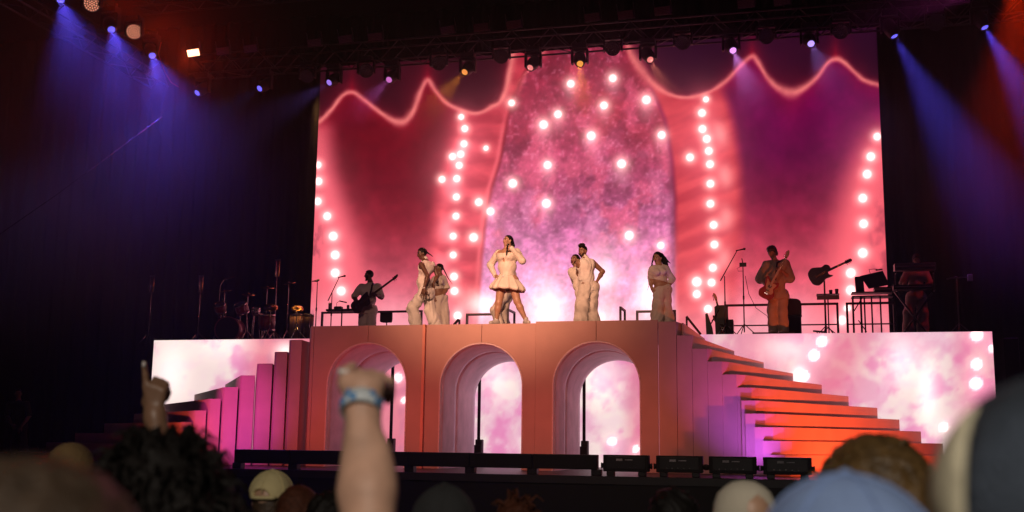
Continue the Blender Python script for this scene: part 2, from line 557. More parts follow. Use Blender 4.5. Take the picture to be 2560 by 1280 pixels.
    for (dx, dy, r) in DOTS:
        q = np.hypot(x - dx, y - dy)
        mid = 1300 < dx < 1700
        L += np.outer(1.25 * (1 - sstep(r * 0.45, r * 1.4, q)), (1.0, 0.93, 0.86))
        L += np.outer((0.9 if mid else 0.9) * np.exp(-(q / (r * 1.6)) ** 2), (1.0, 0.58, 0.52))
        if mid:
            L += np.outer(0.20 * np.exp(-((x - dx) / (r * 1.9)) ** 2 - ((y - dy - r * 1.8) / (r * 3.0)) ** 2), (1.0, 0.5, 0.58))
        L += np.outer((0.16 if mid else 0.2) * np.exp(-(q / (r * 3.6))), (1.0, 0.22, 0.28))
    return L


def paint_lower(x, y):
    n1 = fbm(x / 70, y / 70, 103, 5)
    n2 = fbm(x / 24, y / 24, 109, 4)
    N = len(x)
    c = np.tile(np.array([[240., 178., 202.]]), (N, 1))
    c = mixc(c, (252, 226, 222), sstep(0.42, 0.62, n1))
    c = mixc(c, (236, 130, 186), 0.75 * sstep(0.50, 0.72, fbm(x / 60 + 31, y / 60, 131, 5)))
    c = mixc(c, (250, 212, 222), 0.5 * sstep(0.5, 0.7, n2))
    # a warmer band behind the left steps, the first arch and the middle of the right side
    warm = sstep(585, 660, x) * (1 - sstep(1040, 1110, x)) + 0.75 * np.exp(-((x - 2100 - (y - 900) * -0.4) / 70.0) ** 2) + 0.6 * np.exp(-((x - 1890) / 90.0) ** 2) + 0.7 * sstep(1540, 1600, x) * (1 - sstep(1640, 1700, x)) + 0.45 * sstep(2350, 2420, x)
    c = mixc(c, (236, 122, 142), np.clip(warm, 0, 1) * 0.85)
    c = mixc(c, (206, 120, 150), 0.5 * np.clip(warm, 0, 1) * sstep(0.5, 0.68, fbm(x / 40 + 3, y / 90, 141)))
    L = lin(np.clip(c, 0, 255)) * 0.92
    for (bx, by, rx, ry, s) in ((715, 880, 26, 24, 1.0), (2255, 900, 40, 60, 0.6), (1998, 940, 16, 22, 1.3), (2320, 980, 26, 80, 0.6), (560, 860, 90, 40, 0.3), (430, 930, 40, 70, 0.4), (1500, 950, 40, 60, 0.5), (1240, 930, 40, 60, 0.4), (1960, 870, 60, 40, 0.5)):
        L += np.outer(np.exp(-((x - bx) / rx) ** 2 - ((y - by) / ry) ** 2) * s, (1.0, 0.9, 0.75))
    for (dx, dy, r) in ((2055, 853, 13), (2035, 888, 13), (2442, 837, 15), (2442, 910, 13), (2440, 958, 15), (2480, 870, 9), (2010, 940, 12), (995, 944, 11), (1010, 1000, 7), (1530, 1103, 10), (1590, 1122, 8), (1585, 1148, 8), (2360, 1068, 11)):
        q = np.hypot(x - dx, y - dy)
        L += np.outer(1.2 * (1 - sstep(r * 0.7, r * 1.3, q)), (1.0, 0.95, 0.88))
        L += np.outer(0.35 * np.exp(-(q / (r * 2.0)) ** 2), (1.0, 0.5, 0.55))
    return L


def led_material(name, strength):
    m = bpy.data.materials.new(name)
    m.use_nodes = True
    n, l = m.node_tree.nodes, m.node_tree.links
    b = n['Principled BSDF']
    b.inputs['Base Color'].default_value = (0.02, 0.02, 0.02, 1)
    b.inputs['Roughness'].default_value = 0.7
    a = n.new('ShaderNodeAttribute')
    a.attribute_name = 'picture'
    l.new(a.outputs['Color'], b.inputs['Emission Color'])
    b.inputs['Emission Strength'].default_value = strength
    return m


def led_face(name, x0, x1, Y, z0, z1, step, paint, m, parent):
    nx, nz = int(round((x1 - x0) / step)), int(round((z1 - z0) / step))
    gx, gz = np.meshgrid(np.linspace(x0, x1, nx + 1), np.linspace(z0, z1, nz + 1), indexing='ij')
    pts = np.stack([gx.ravel(), np.full(gx.size, Y), gz.ravel()], 1)
    px, py = proj(pts)
    colr = np.ones((len(pts), 4), np.float32)
    colr[:, :3] = np.clip(paint(px, py), 0, 6)
    i = np.arange(nx)[:, None] * (nz + 1) + np.arange(nz)[None, :]
    q = np.stack([i, i + nz + 1, i + nz + 2, i + 1], -1).reshape(-1, 4)
    me = bpy.data.meshes.new(name)
    me.vertices.add(len(pts))
    me.vertices.foreach_set('co', (pts - np.array([(x0 + x1) / 2, Y, z0])).ravel())
    me.loops.add(q.size)
    me.loops.foreach_set('vertex_index', q.ravel())
    me.polygons.add(len(q))
    me.polygons.foreach_set('loop_start', np.arange(0, q.size, 4))
    me.polygons.foreach_set('loop_total', np.full(len(q), 4))
    at = me.color_attributes.new('picture', 'FLOAT_COLOR', 'POINT')
    at.data.foreach_set('color', colr.ravel())
    me.update()
    return link(name, me, m, parent)


LED = led_material('video_screen_light', 1.04)
e = empty('video_screen', (-5.03, 27.5, RZ), 'tall pink video screen behind the band showing glowing scalloped curtains and lights', 'video screen')
led_face('screen_face', -12.44, 2.38, 27.5, RZ + 0.004, 12.06, 0.030, paint_upper, LED, e)
MB((-5.03, 27.5, RZ)).box((-5.03, 27.62, (RZ + 12.06) / 2), (14.86, 0.16, 12.06 - RZ - 0.01)).build('screen_frame', BLACKM, e)
e = empty('video_screen', (-5.35, 23.6, DZ), 'long low pale pink video screen below the band risers and behind the arches', 'video screen')
led_face('screen_face', -14.68, 3.98, 23.6, DZ + 0.004, RZ, 0.05, paint_lower, LED, e)
MB((-5.35, 23.6, DZ)).box((-5.35, 23.65, (RZ + DZ) / 2), (18.7, 0.07, RZ - DZ - 0.008)).build('screen_frame', BLACKM, e)

# ------------------------------------------------------------------ haze
hz = MB().box((-5, 13.5, 7.0), (46, 46, 16.0)).build('haze', None)
hm = bpy.data.materials.new('stage_haze')
hm.use_nodes = True
hn = hm.node_tree.nodes
hn.remove(hn['Principled BSDF'])
pv = hn.new('ShaderNodeVolumePrincipled')
pv.inputs['Color'].default_value = (0.9, 0.9, 0.92, 1)
pv.inputs['Density'].default_value = 0.0010
pv.inputs['Density Attribute'].default_value = ''
pv.inputs['Anisotropy'].default_value = 0.2
hm.node_tree.links.new(pv.outputs[0], hn['Material Output'].inputs['Volume'])
try:
    hm.cycles.homogeneous_volume = True
except Exception:
    pass
hz.data.materials.append(hm)
tag(hz, 'thin smoky haze filling the stage air', kind='stuff')


def smoke(loc, rad, dens, label, inner=0.15):
    """a bank of smoke thinning out towards its edge"""
    bm = bmesh.new()
    bmesh.ops.create_icosphere(bm, subdivisions=3, radius=1.0)
    me = bpy.data.meshes.new('smoke')
    bm.to_mesh(me)
    bm.free()
    o = link('smoke', me, None, loc=loc)
    o.scale = rad
    m = bpy.data.materials.new('smoke_bank')
    m.use_nodes = True
    n, l = m.node_tree.nodes, m.node_tree.links
    n.remove(n['Principled BSDF'])
    v = n.new('ShaderNodeVolumePrincipled')
    v.inputs['Color'].default_value = (0.9, 0.9, 0.92, 1)
    v.inputs['Density Attribute'].default_value = ''
    v.inputs['Anisotropy'].default_value = 0.1
    tc = n.new('ShaderNodeTexCoord')
    ln = n.new('ShaderNodeVectorMath')
    ln.operation = 'LENGTH'
    l.new(tc.outputs['Object'], ln.inputs[0])
    mr = n.new('ShaderNodeMapRange')
    mr.interpolation_type = 'SMOOTHSTEP'
    mr.inputs[1].default_value, mr.inputs[2].default_value = inner, 0.97
    mr.inputs[3].default_value, mr.inputs[4].default_value = dens, 0.0
    l.new(ln.outputs['Value'], mr.inputs[0])
    nz = n.new('ShaderNodeTexNoise')
    nz.inputs['Scale'].default_value = 2.2
    nz.inputs['Detail'].default_value = 2
    l.new(tc.outputs['Object'], nz.inputs['Vector'])
    m2 = n.new('ShaderNodeMapRange')
    m2.inputs[1].default_value, m2.inputs[2].default_value = 0.3, 0.7
    m2.inputs[3].default_value, m2.inputs[4].default_value = 0.55, 1.45
    l.new(nz.outputs[0], m2.inputs[0])
    mu = n.new('ShaderNodeMath')
    mu.operation = 'MULTIPLY'
    l.new(mr.outputs[0], mu.inputs[0])
    l.new(m2.outputs[0], mu.inputs[1])
    l.new(mu.outputs[0], v.inputs['Density'])
    l.new(v.outputs[0], n['Material Output'].inputs['Volume'])
    me.materials.append(m)
    return tag(o, label, kind='stuff')


smoke((-15.3, 19.5, 8.6), (7.0, 7.4, 6.4), 0.027, 'smoke drifting under the upper left lamps')
smoke((5.0, 24.0, 9.0), (5.0, 3.8, 5.2), 0.040, 'smoke drifting under the upper right lamps')
smoke((-5.6, 24.6, 10.1), (8.6, 2.2, 2.1), 0.034, 'smoke hanging along the lamps before the tall screen')
cy.volume_step_rate = 2.0
cy.volume_max_steps = 128

# ------------------------------------------------------------------ the arched platform
ROOT = empty('arched_platform', (-5.5, FY, DZ), 'painted stage platform with three round arches below the dancers', 'platform')
RO = (-5.5, FY, DZ)


def xat(px, py=960, Y=FY):
    return P(px, py, Y).x


arches = []
for cx, half, cy_, back_l in ((916, 101, 963, 940), (1202, 105, 965, 1188), (1491, 111, 964, 1450)):
    c = P(cx, cy_, FY)
    r = (P(cx + half, cy_, FY).x - P(cx - half, cy_, FY).x) / 2
    arches.append((c.x, c.z, r, back_l))
xs_edge = [xat(786, 817), xat(1058, 812), xat(1066, 812), xat(1340, 806), xat(1340, 806), xat(1645, 803)]
seams = []
for i, (cx, cz, r, bl) in enumerate(arches):
    xa, xb = xs_edge[2 * i], xs_edge[2 * i + 1]
    dy = -0.03 if i == 2 else 0.0
    top = PLAT + (0.028 if i == 2 else 0.0)
    N = 18
    for s in (-1, 1):
        arc = [(cx + s * r * math.sin(a), cz + r * math.cos(a)) for a in [math.pi / 2 * k / N for k in range(N + 1)]]
        gap = 0.004
        xo = (xa + 0.003) if s < 0 else (xb - 0.003)
        arc[0] = (cx + s * gap, arc[0][1])
        out = [(xo, DZ + 0.004), (xo, top), (cx + s * gap, top)] + arc + [(cx + s * r, DZ + 0.004)]
        m = MB(RO)
        m.plate(out, (0, FY + dy, 0), (1, 0, 0), (0, 0, 1), (0, 1, 0), 0.0, 0.07, bev=0.006)
        m.build('facade_panel', PAINT, ROOT)
    # worn rim round the opening, coloured pale for the light its edge catches
    rim_o = [(cx - r, DZ + 0.006)] + [(cx + r * math.sin(a), cz + r * math.cos(a)) for a in [-math.pi / 2 + math.pi * k / 30 for k in range(31)]] + [(cx + r, DZ + 0.006)]
    rr = r - 0.026
    rim_i = [(cx - rr, DZ + 0.006)] + [(cx + rr * math.sin(a), cz + rr * math.cos(a)) for a in [-math.pi / 2 + math.pi * k / 30 for k in range(31)]] + [(cx + rr, DZ + 0.006)]
    bm = bmesh.new()
    ys = (FY + dy - 0.005, FY + dy + 0.10)
    V = [[bm.verts.new(Vector((p[0], y, p[1])) - Vector(RO)) for p in L] for L in (rim_o, rim_i) for y in ys]
    n = len(rim_o)
    for k in range(n - 1):
        for A, B in ((V[0], V[2]), (V[2], V[3]), (V[3], V[1])):
            bm.faces.new((A[k], A[k + 1], B[k + 1], B[k]))
    bmesh.ops.recalc_face_normals(bm, faces=bm.faces)
    me = bpy.data.meshes.new('arch_rim')
    bm.to_mesh(me)
    bm.free()
    link('arch_rim', me, RIM, ROOT)
    # the tunnel: two lengths of lining, the far mouth a little lower
    YB = 22.25
    bx = P(bl, 960, YB).x + r - 0.03
    dz = -0.15
    cuts = (0.0, 0.40, 1.0)
    for q in (0, 1):
        t0, t1 = cuts[q] + (0.004 if q else 0), cuts[q + 1]
        bm = bmesh.new()
        rows = []
        for t in np.linspace(t0, t1, 8):
            y = FY + dy + 0.105 + (YB - FY - 0.1 - dy) * t
            ccx = cx + (bx - cx) * t
            rad = rr + (r - 0.03 - rr) * t
            row = []
            for L in (rad, rad + 0.03):
                zz = cz + dz * t
                pr = [(ccx - L, DZ + 0.006)] + [(ccx + L * math.sin(a), zz + L * math.cos(a)) for a in [-math.pi / 2 + math.pi * k / 32 for k in range(33)]] + [(ccx + L, DZ + 0.006)]
                row.append([bm.verts.new(Vector((p[0], y, p[1])) - Vector(RO)) for p in pr])
            rows.append(row)
        for ra, rb in zip(rows[:-1], rows[1:]):
            for li in (0, 1):
                for k in range(len(ra[0]) - 1):
                    f = bm.faces.new((ra[li][k], ra[li][k + 1], rb[li][k + 1], rb[li][k]))
                    f.smooth = True
        for row in (rows[0], rows[-1]):
            for k in range(len(row[0]) - 1):
                bm.faces.new((row[0][k], row[0][k + 1], row[1][k + 1], row[1][k]))
        bmesh.ops.recalc_face_normals(bm, faces=bm.faces)
        me = bpy.data.meshes.new('tunnel_lining')
        bm.to_mesh(me)
        bm.free()
        link('tunnel_lining', me, LINING, ROOT)
# trim strip, end columns, deck
TRIM = mat('trim_strip_lit_tone', (0.95, 0.40, 0.28), 0.5, var=0.05)  # bright orange put into the colour for the light this strip catches
MB(RO).box(((xs_edge[1] + xs_edge[2]) / 2, FY + 0.0, (DZ + PLAT) / 2 + 0.002), (xs_edge[2] - xs_edge[1] - 0.012, 0.10, PLAT - DZ), bev=0.006).build('trim_strip', TRIM, ROOT)
xl0, xl1 = xat(757, 818), xs_edge[0]
MB(RO).plate([(xl0, FY + 0.34), (xl1 - 0.06, FY + 0.0), (xl1 - 0.003, FY + 0.0), (xl1 - 0.003, FY + 0.5), (xl0, FY + 0.5)], (0, 0, 0), (1, 0, 0), (0, 1, 0), (0, 0, 1), DZ + 0.004, PLAT, bev=0.006).build('end_column', PAINT, ROOT)
xr0, xr1 = xs_edge[5], xat(1690, 806)
MB(RO).plate([(xr0 + 0.004, FY - 0.0), (xr1, FY), (xr1 + 0.06, FY + 0.28), (xr1 + 0.06, FY + 0.5), (xr0 + 0.004, FY + 0.5)], (0, 0, 0), (1, 0, 0), (0, 1, 0), (0, 0, 1), DZ + 0.004, PLAT, bev=0.006).build('end_column', PAINT, ROOT)
MB(RO).prism([(xl0, FY + 0.51), (xl1, FY + 0.075), (xr0, FY + 0.075), (xr1 + 0.05, FY + 0.51), (xr1 + 0.25, 23.25), (xl0 - 0.9, 23.25)], PLAT - 0.12, PLAT - 0.004).build('platform_deck', DECK, ROOT)

# ------------------------------------------------------------------ the two stairways
SK = 0.2283


def zk(k):
    return 3.69 - SK * k


NS = 11
root = empty('staircase', (-10.8, FY, DZ), 'left painted stairway, its step ends stepping down in magenta and purple', 'stairway')
so = (-10.8, FY, DZ)
nx = [xl0 + 0.0] + [-9.4 - 0.325 * k for k in range(1, NS + 1)]
nx = [xat(757, 818), -9.40, -9.70, -10.06, -10.41, -10.77, -11.07, -11.38, -11.67, -11.97, -12.27, -12.57]
fx = [-9.6] + [-10.28 - 0.768 * k for k in range(NS)]
for k in range(NS):
    a0, a1, f0, f1 = nx[k], nx[k + 1], fx[k], fx[k + 1]
    g = 0.006
    ch = 0.07
    poly = [(a0 - g, FY + 0.002 * k), (a1 + ch, FY + 0.002 * k), (a1, FY + 0.06), (f1, 23.3), (f0 - g * 2, 23.3)]
    m = MB(so)
    m.plate(poly, (0, 0, 0), (1, 0, 0), (0, 1, 0), (0, 0, 1), DZ + 0.004, zk(k), bev=0.006)
    m.build('step', PAINT2, root)
root = empty('staircase', (-0.2, FY, DZ), 'right painted stairway, its long red risers fanning out to the side', 'stairway')
so = (-0.2, FY, DZ)
c7 = lambda q: (q[0] / 2.6663 + 1640, q[1] / 2.6663 + 800)
Apx = [(237, 95), (340, 180), (437, 265), (535, 352), (635, 445), (662, 530), (725, 622), (780, 715), (828, 812), (862, 910), (895, 1005)]
Bpx = [(250, 100), (370, 188), (485, 275), (590, 360), (683, 450), (722, 535), (795, 622), (855, 715), (905, 815), (938, 912), (975, 1005)]
Cpx = [(522, 205), (718, 280), (913, 352), (1105, 430), (1283, 508), (1475, 588), (1622, 668), (1766, 750), (1912, 832), (2055, 915), (2200, 998)]
Yn = [19.8, 19.8, 19.8, 19.8, 19.8, 19.66, 19.5, 19.36, 19.24, 19.14, 19.06]
pa, pb, pc = [], [], []
for k in range(NS):
    A, B, C = c7(Apx[k]), c7(Bpx[k]), c7(Cpx[k])
    pa.append((P(A[0], A[1], Yn[k]).x, Yn[k]))
    b = P(B[0], B[1], Yn[k] + 0.13)
    pb.append((b.x, Yn[k] + 0.13))
    c = P(C[0], C[1], 23.3)
    pc.append((c.x, 23.3))
prev_a, prev_b, prev_c = (xr1 + 0.003, FY), (xr1 + 0.075, FY + 0.28), (P(1763, 848, 23.3).x, 23.3)
MB(so).prism([(xr1 + 0.072, FY + 0.29), (xr1 + 0.1, FY + 0.29), (prev_c[0], 23.27), (prev_c[0] - 0.6, 23.27)], DZ + 0.004, PLAT + 0.003).build('step', PAINT2, root)
for k in range(NS):
    a, b, c = pa[k], pb[k], pc[k]
    g = 0.006
    lead = (prev_a[0] + g, a[1]) if k < 5 else (prev_a[0] - 0.17, a[1])
    inner = [(prev_b[0] + g, prev_b[1])] if k < 5 else [(prev_a[0] - 0.17, prev_a[1] - 0.006), (prev_a[0] + 0.01, prev_a[1] - 0.006), (prev_b[0] + g, prev_b[1])]
    poly = [lead, a, b, c, (prev_c[0] + 2 * g, 23.3)] + list(reversed(inner))
    m = MB(so)
    m.plate(poly, (0, 0, 0), (1, 0, 0), (0, 1, 0), (0, 0, 1), DZ + 0.004, zk(k) if k else 3.70, bev=0.006)
    m.build('step', PAINT2, root)
    prev_a, prev_b, prev_c = a, b, c

# poles with weighted feet standing behind the arches
for px_, py_ in ((1196, 1128), (1460, 1134), (976, 1124)):
    b = P(px_, py_, 23.0)
    base = Vector((b.x, 23.0, DZ))
    e = empty('support_pole', base, {1196: 'dark upright pole seen through the middle arch', 1460: 'dark upright pole seen through the right arch', 976: 'dark upright pole seen through the left arch'}[px_], 'pole')
    MB(base).tube([base + Vector((0, 0, 0.4)), base + Vector((0, 0, 2.62))], 0.035, 10).build('pole', BLACKM, e)
    MB(base).box(base + Vector((0, 0, 0.22)), (0.17, 0.2, 0.43), bev=0.02).box(base + Vector((0.02, 0, 0.40)), (0.15, 0.16, 0.3), bev=0.02).box(base + Vector((0.105, 0, 0.14)), (0.06, 0.18, 0.26), bev=0.01).build('foot_box', BLACK, e)

# ------------------------------------------------------------------ stage edge: light bar and four floor lights
e = empty('light_bar', (-6.1, 17.7, DZ), 'long low black light bar on the stage edge in front of the arches', 'light bar')
bo = (-6.1, 17.7, DZ)
for k in range(6):
    xa = -9.26 + 1.05 * k
    MB(bo).box((xa + 0.525, 17.7, 1.49), (1.044, 0.22, 0.23), bev=0.012).build('bar_section', BLACK, e)
for k in range(7):
    xa = -9.22 + 1.04 * k
    MB(bo).box((xa, 17.7, DZ + 0.05), (0.16, 0.16, 0.1), bev=0.01).build('foot', BLACKM, e)
for k in range(11):
    xa = -9.0 + 0.58 * k
    MB(bo).tube([(xa, 17.585, 1.59), (xa, 17.575, 1.59)], 0.008, 8).build('screw', CHROME, e)
WHITEP = mat('printed_label', (0.5, 0.5, 0.52), 0.5, var=0.5, scale=90)
first = None
floors = []
for i, (xa, xb, yt, yb) in enumerate(((1507, 1621, 1149, 1188), (1641, 1755, 1148, 1190), (1773, 1890, 1151, 1192), (1908, 2030, 1154, 1195))):
    p0, p1 = P(xa, yb, 17.6), P(xb, yt, 17.6)
    lab = ['black floor light box nearest the end of the long bar', 'second black floor light box from the long bar', 'third black floor light box from the long bar, before the purple columns', 'black floor light box farthest from the long bar'][i]
    if first is None:
        first = empty('floor_light', (0, 0, 0), lab, 'floor light', 'floor lights on the stage edge')
        MB().box((0, 0, 0.20), (0.72, 0.2, 0.26), bev=0.012).build('housing', BLACK, first)
        MB().box((0, -0.104, 0.21), (0.60, 0.012, 0.19), bev=0.004).build('front_plate', BLACKM, first)
        MB().box((-0.10, -0.1135, 0.255), (0.10, 0.004, 0.034)).build('label_plate', WHITEP, first)
        MB().box((0.05, -0.1135, 0.255), (0.12, 0.004, 0.014)).build('label_plate', WHITEP, first)
        for s in (-1, 1):
            MB().tube([(s * 0.36, 0, 0.16), (s * 0.405, 0, 0.16)], [0.035, 0.05], 10).build('clamp', BLACKM, first)
            MB().box((s * 0.25, 0, 0.036), (0.12, 0.16, 0.07), bev=0.01).build('foot', BLACKM, first)
        for q in range(5):
            MB().tube([(-0.2 + 0.09 * q, -0.112, 0.14), (-0.2 + 0.09 * q, -0.118, 0.14)], 0.008, 6).build('socket', CHROME, first)
        t = first
    else:
        t = copy_tree(first)
        tag(t, lab)
    t.location = ((p0.x + p1.x) / 2, 17.72, DZ)
    floors.append(t)

# ------------------------------------------------------------------ trusses
def truss(name, a, b, label, hh=0.26, ww=0.26, rad=0.026, step=0.5, group='lighting trusses'):
    a, b = Vector(a), Vector(b)
    e = empty(name, a, label, 'truss', group)
    d = (b - a)
    L = d.length
    d.normalize()
    up = Vector((0, 0, 1))
    sd = d.cross(up).normalized()
    for i in (-1, 1):
        for j in (-1, 1):
            o_ = up * hh * i + sd * ww * j
            MB(a).tube([a + o_, b + o_], rad, 8).build('chord', ALU, e)
    m = MB(a)
    n = int(L / step)
    for k in range(n):
        s0, s1 = a + d * (L * k / n), a + d * (L * (k + 1) / n)
        for o0, o1 in ((up * hh + sd * ww, -up * hh + sd * ww), (up * hh - sd * ww, -up * hh - sd * ww), (-up * hh + sd * ww, -up * hh - sd * ww)):
            if k % 2:
                o0, o1 = o1, o0
            m.tube([s0 + o0, s1 + o1], rad * 0.55, 5, caps=False)
    br = m.build('brace', ALU, e)
    tag(br, kind='stuff')
    return e


TZ = 12.35
truss('lighting_truss', (-15.5, 26.0, 11.75), (6.5, 26.0, 11.75), 'long truss above the tall screen carrying the moving lamps')
truss('lighting_truss', (-15.5, 23.2, 12.55), (6.5, 23.2, 12.55), 'upper truss in front carrying the square strobe panels')
truss('lighting_truss', (-16.2, 13.0, 11.35), (-16.2, 25.5, 11.35), 'side truss at upper left carrying the blue beam lamps')

# ------------------------------------------------------------------ moving beam lamps
def head_parts(root, lens_mat):
    b = MB().box((0, 0, -0.06), (0.36, 0.26, 0.13), bev=0.02)
    b.box((-0.12, 0, 0.04), (0.05, 0.06, 0.1)).box((0.12, 0, 0.04), (0.05, 0.06, 0.1))
    b.build('base', RUBBER, root)
    y = MB().box((0, 0, -0.16), (0.40, 0.14, 0.06), bev=0.015)
    for s in (-1, 1):
        y.box((s * 0.19, 0, -0.33), (0.055, 0.15, 0.36), bev=0.02)
    y.build('yoke', RUBBER, root)
    hd = MB().lathe([(-0.22, 0.0), (-0.22, 0.10), (-0.18, 0.145), (0.05, 0.155), (0.16, 0.135), (0.25, 0.105), (0.27, 0.10), (0.27, 0.085), (0.25, 0.08)], (0, 0, 0), (0, 0, -1), 20).build('head', RUBBER, root)
    hd.location = (0, 0, -0.40)
    MB().lathe([(0.245, 0.08), (0.262, 0.055), (0.268, 0.0)], (0, 0, 0), (0, 0, -1), 16).build('lens', lens_mat, hd)
    return hd


LENS = {}


def lens_mat(key, c, s):
    if key not in LENS:
        LENS[key] = mat('lens_' + key, (0.1, 0.1, 0.1), 0.2, emit=c, estr=s)
    return LENS[key]


BL = (0.11, 0.08, 1.0)
beams = [
    # px, py, plane, colour word, colour, pointed at pixel, at depth, power, cone
    (152, 0, ('z', 10.75), 'blue', BL, (330, 560), -4.0, 3300, 30),
    (279, 75, ('z', 10.75), 'blue', BL, (420, 560), -4.0, 3300, 34),
    (381, 140, ('z', 10.75), 'blue', BL, (520, 560), -4.0, 3300, 36),
    (492, 233, ('y', 25.0), 'blue', (0.2, 0.2, 1.0), (250, 420), -3.0, 700, 30),
    (648, 222, ('y', 25.6), 'blue', (0.2, 0.2, 1.0), (430, 360), -3.0, 600, 26),
    (822, 207, ('y', 25.6), 'violet', (0.34, 0.16, 0.9), (620, 330), -3.0, 1100, 22),
    (972, 200, ('y', 25.6), 'purple', (0.62, 0.12, 0.55), (840, 330), -3.0, 1500, 22),
    (1161, 181, ('y', 25.6), 'orange', (1.0, 0.30, 0.02), (1020, 330), -3.0, 1500, 22),
    (1325, 170, ('y', 25.6), 'salmon', (1.0, 0.22, 0.20), (1180, 380), -3.0, 1400, 22),
    (1450, 160, ('y', 25.6), 'amber', (1.0, 0.36, 0.02), (1462, 420), -4.0, 1800, 20),
    (1626, 150, ('y', 25.6), 'salmon', (1.0, 0.26, 0.16), (1740, 380), -3.0, 1400, 22),
    (1833, 127, ('y', 25.6), 'pink', (0.78, 0.26, 0.90), (1965, 420), -4.0, 4200, 24),
    (2028, 110, ('y', 25.6), 'lilac', (0.42, 0.26, 1.0), (2140, 330), -4.0, 2800, 24),
    (2237, 92, ('y', 25.6), 'blue', BL, (2420, 420), -1.0, 3800, 28),
    (2463, 70, ('y', 25.6), 'blue', BL, (2600, 300), -1.0, 3200, 26),
]
where = {152: 'at the top left corner of the picture', 279: 'second along the side truss', 381: 'third on the side truss, beside the red cable', 492: 'left of the lit strobe panel, aimed down left',
         648: 'between the strobe panel and the screen edge', 822: 'at the left edge of the tall screen', 972: 'over the left curtain on the screen', 1161: 'over the left pleated column, aimed left',
         1325: 'over the left edge of the screen night sky', 1450: 'above the two men dancing together, aimed straight down', 1626: 'over the right edge of the screen night sky',
         1833: 'left of the pointed scallop on the right curtain', 2028: 'over the dip of the right hand scallop', 2237: 'just right of the tall screen', 2463: 'beside the red glow at the upper right'}
proto = None
for (px_, py_, pl, word, c, tgt, dd, pw, cone) in beams:
    p = PZ(px_, py_, pl[1]) if pl[0] == 'z' else P(px_, py_, pl[1])
    aim = P(tgt[0], tgt[1], p.y + dd)
    dirn = (aim - p).normalized()
    pivot = p - dirn * 0.27
    hang = pivot + Vector((0, 0, 0.40))
    lm = lens_mat(word, tuple(min(1, x * 0.92 + 0.05) for x in c), 1.5 if pw > 2000 else 1.0)
    lab = 'black moving lamp throwing %s %s beam, %s' % ('an' if word[0] in 'aeiou' else 'a', word, where[px_])
    if proto is None:
        proto = empty('moving_lamp', hang, lab, 'moving lamp', 'beam lamps hanging from the trusses')
        head_parts(proto, lm)
        t = proto
    else:
        t = copy_tree(proto)
        tag(t, lab)
        t.location = hang
    for ch in t.children:
        if ch.name.startswith('head'):
            ch.rotation_mode = 'QUATERNION'
            ch.rotation_quaternion = dirn.to_track_quat('-Z', 'Y')
            for l_ in ch.children:
                if l_.name.startswith('lens'):
                    l_.data = l_.data.copy()
                    l_.data.materials.clear()
                    l_.data.materials.append(lm)
    # a short drop bracket up to the truss
    top = 11.49 if pl[0] == 'y' else 11.09
    if top > hang.z + 0.1:
        MB().tube([(0, 0, 0.0), (0, 0, top - hang.z)], 0.03, 8).build('drop_bracket', BLACKM, t)
    spot('beam', p + dirn * 0.02, aim, c, pw, cone, 1.0, 0.05)

# round wash lamps with a face full of small lenses
DULL = mat('dull_lens', (0.07, 0.06, 0.065), 0.12, 0.0, spec=1.0)
HOT = mat('hot_lens', (0.3, 0.2, 0.2), 0.3, emit=(1.0, 0.36, 0.22), estr=1.2)


def wash_parts(root, lm):
    b = MB().box((0, 0, -0.06), (0.34, 0.24, 0.12), bev=0.02)
    b.build('base', RUBBER, root)
    y = MB().box((0, 0, -0.14), (0.44, 0.12, 0.05), bev=0.015)
    for s in (-1, 1):
        y.box((s * 0.215, 0, -0.29), (0.045, 0.13, 0.32), bev=0.018)
    y.build('yoke', RUBBER, root)
    hd = MB().lathe([(-0.16, 0.0), (-0.16, 0.11), (-0.10, 0.16), (0.0, 0.185), (0.055, 0.185), (0.06, 0.175), (0.05, 0.165), (0.05, 0.0)], (0, 0, 0), (0, 0, -1), 24).build('head', RUBBER, root)
    hd.location = (0, 0, -0.36)
    m = MB()
    for ring, n in ((0, 1), (0.048, 6), (0.096, 12), (0.144, 18)):
        for k in range(n):
            a = 2 * math.pi * k / n + ring * 9
            x_, y_ = ring * math.cos(a), ring * math.sin(a)
            m.lathe([(0.05, 0.017), (0.06, 0.013), (0.066, 0.0)], (x_, y_, 0), (x_, y_, -1), 8)
    m.build('lens_face', lm, hd)
    return hd


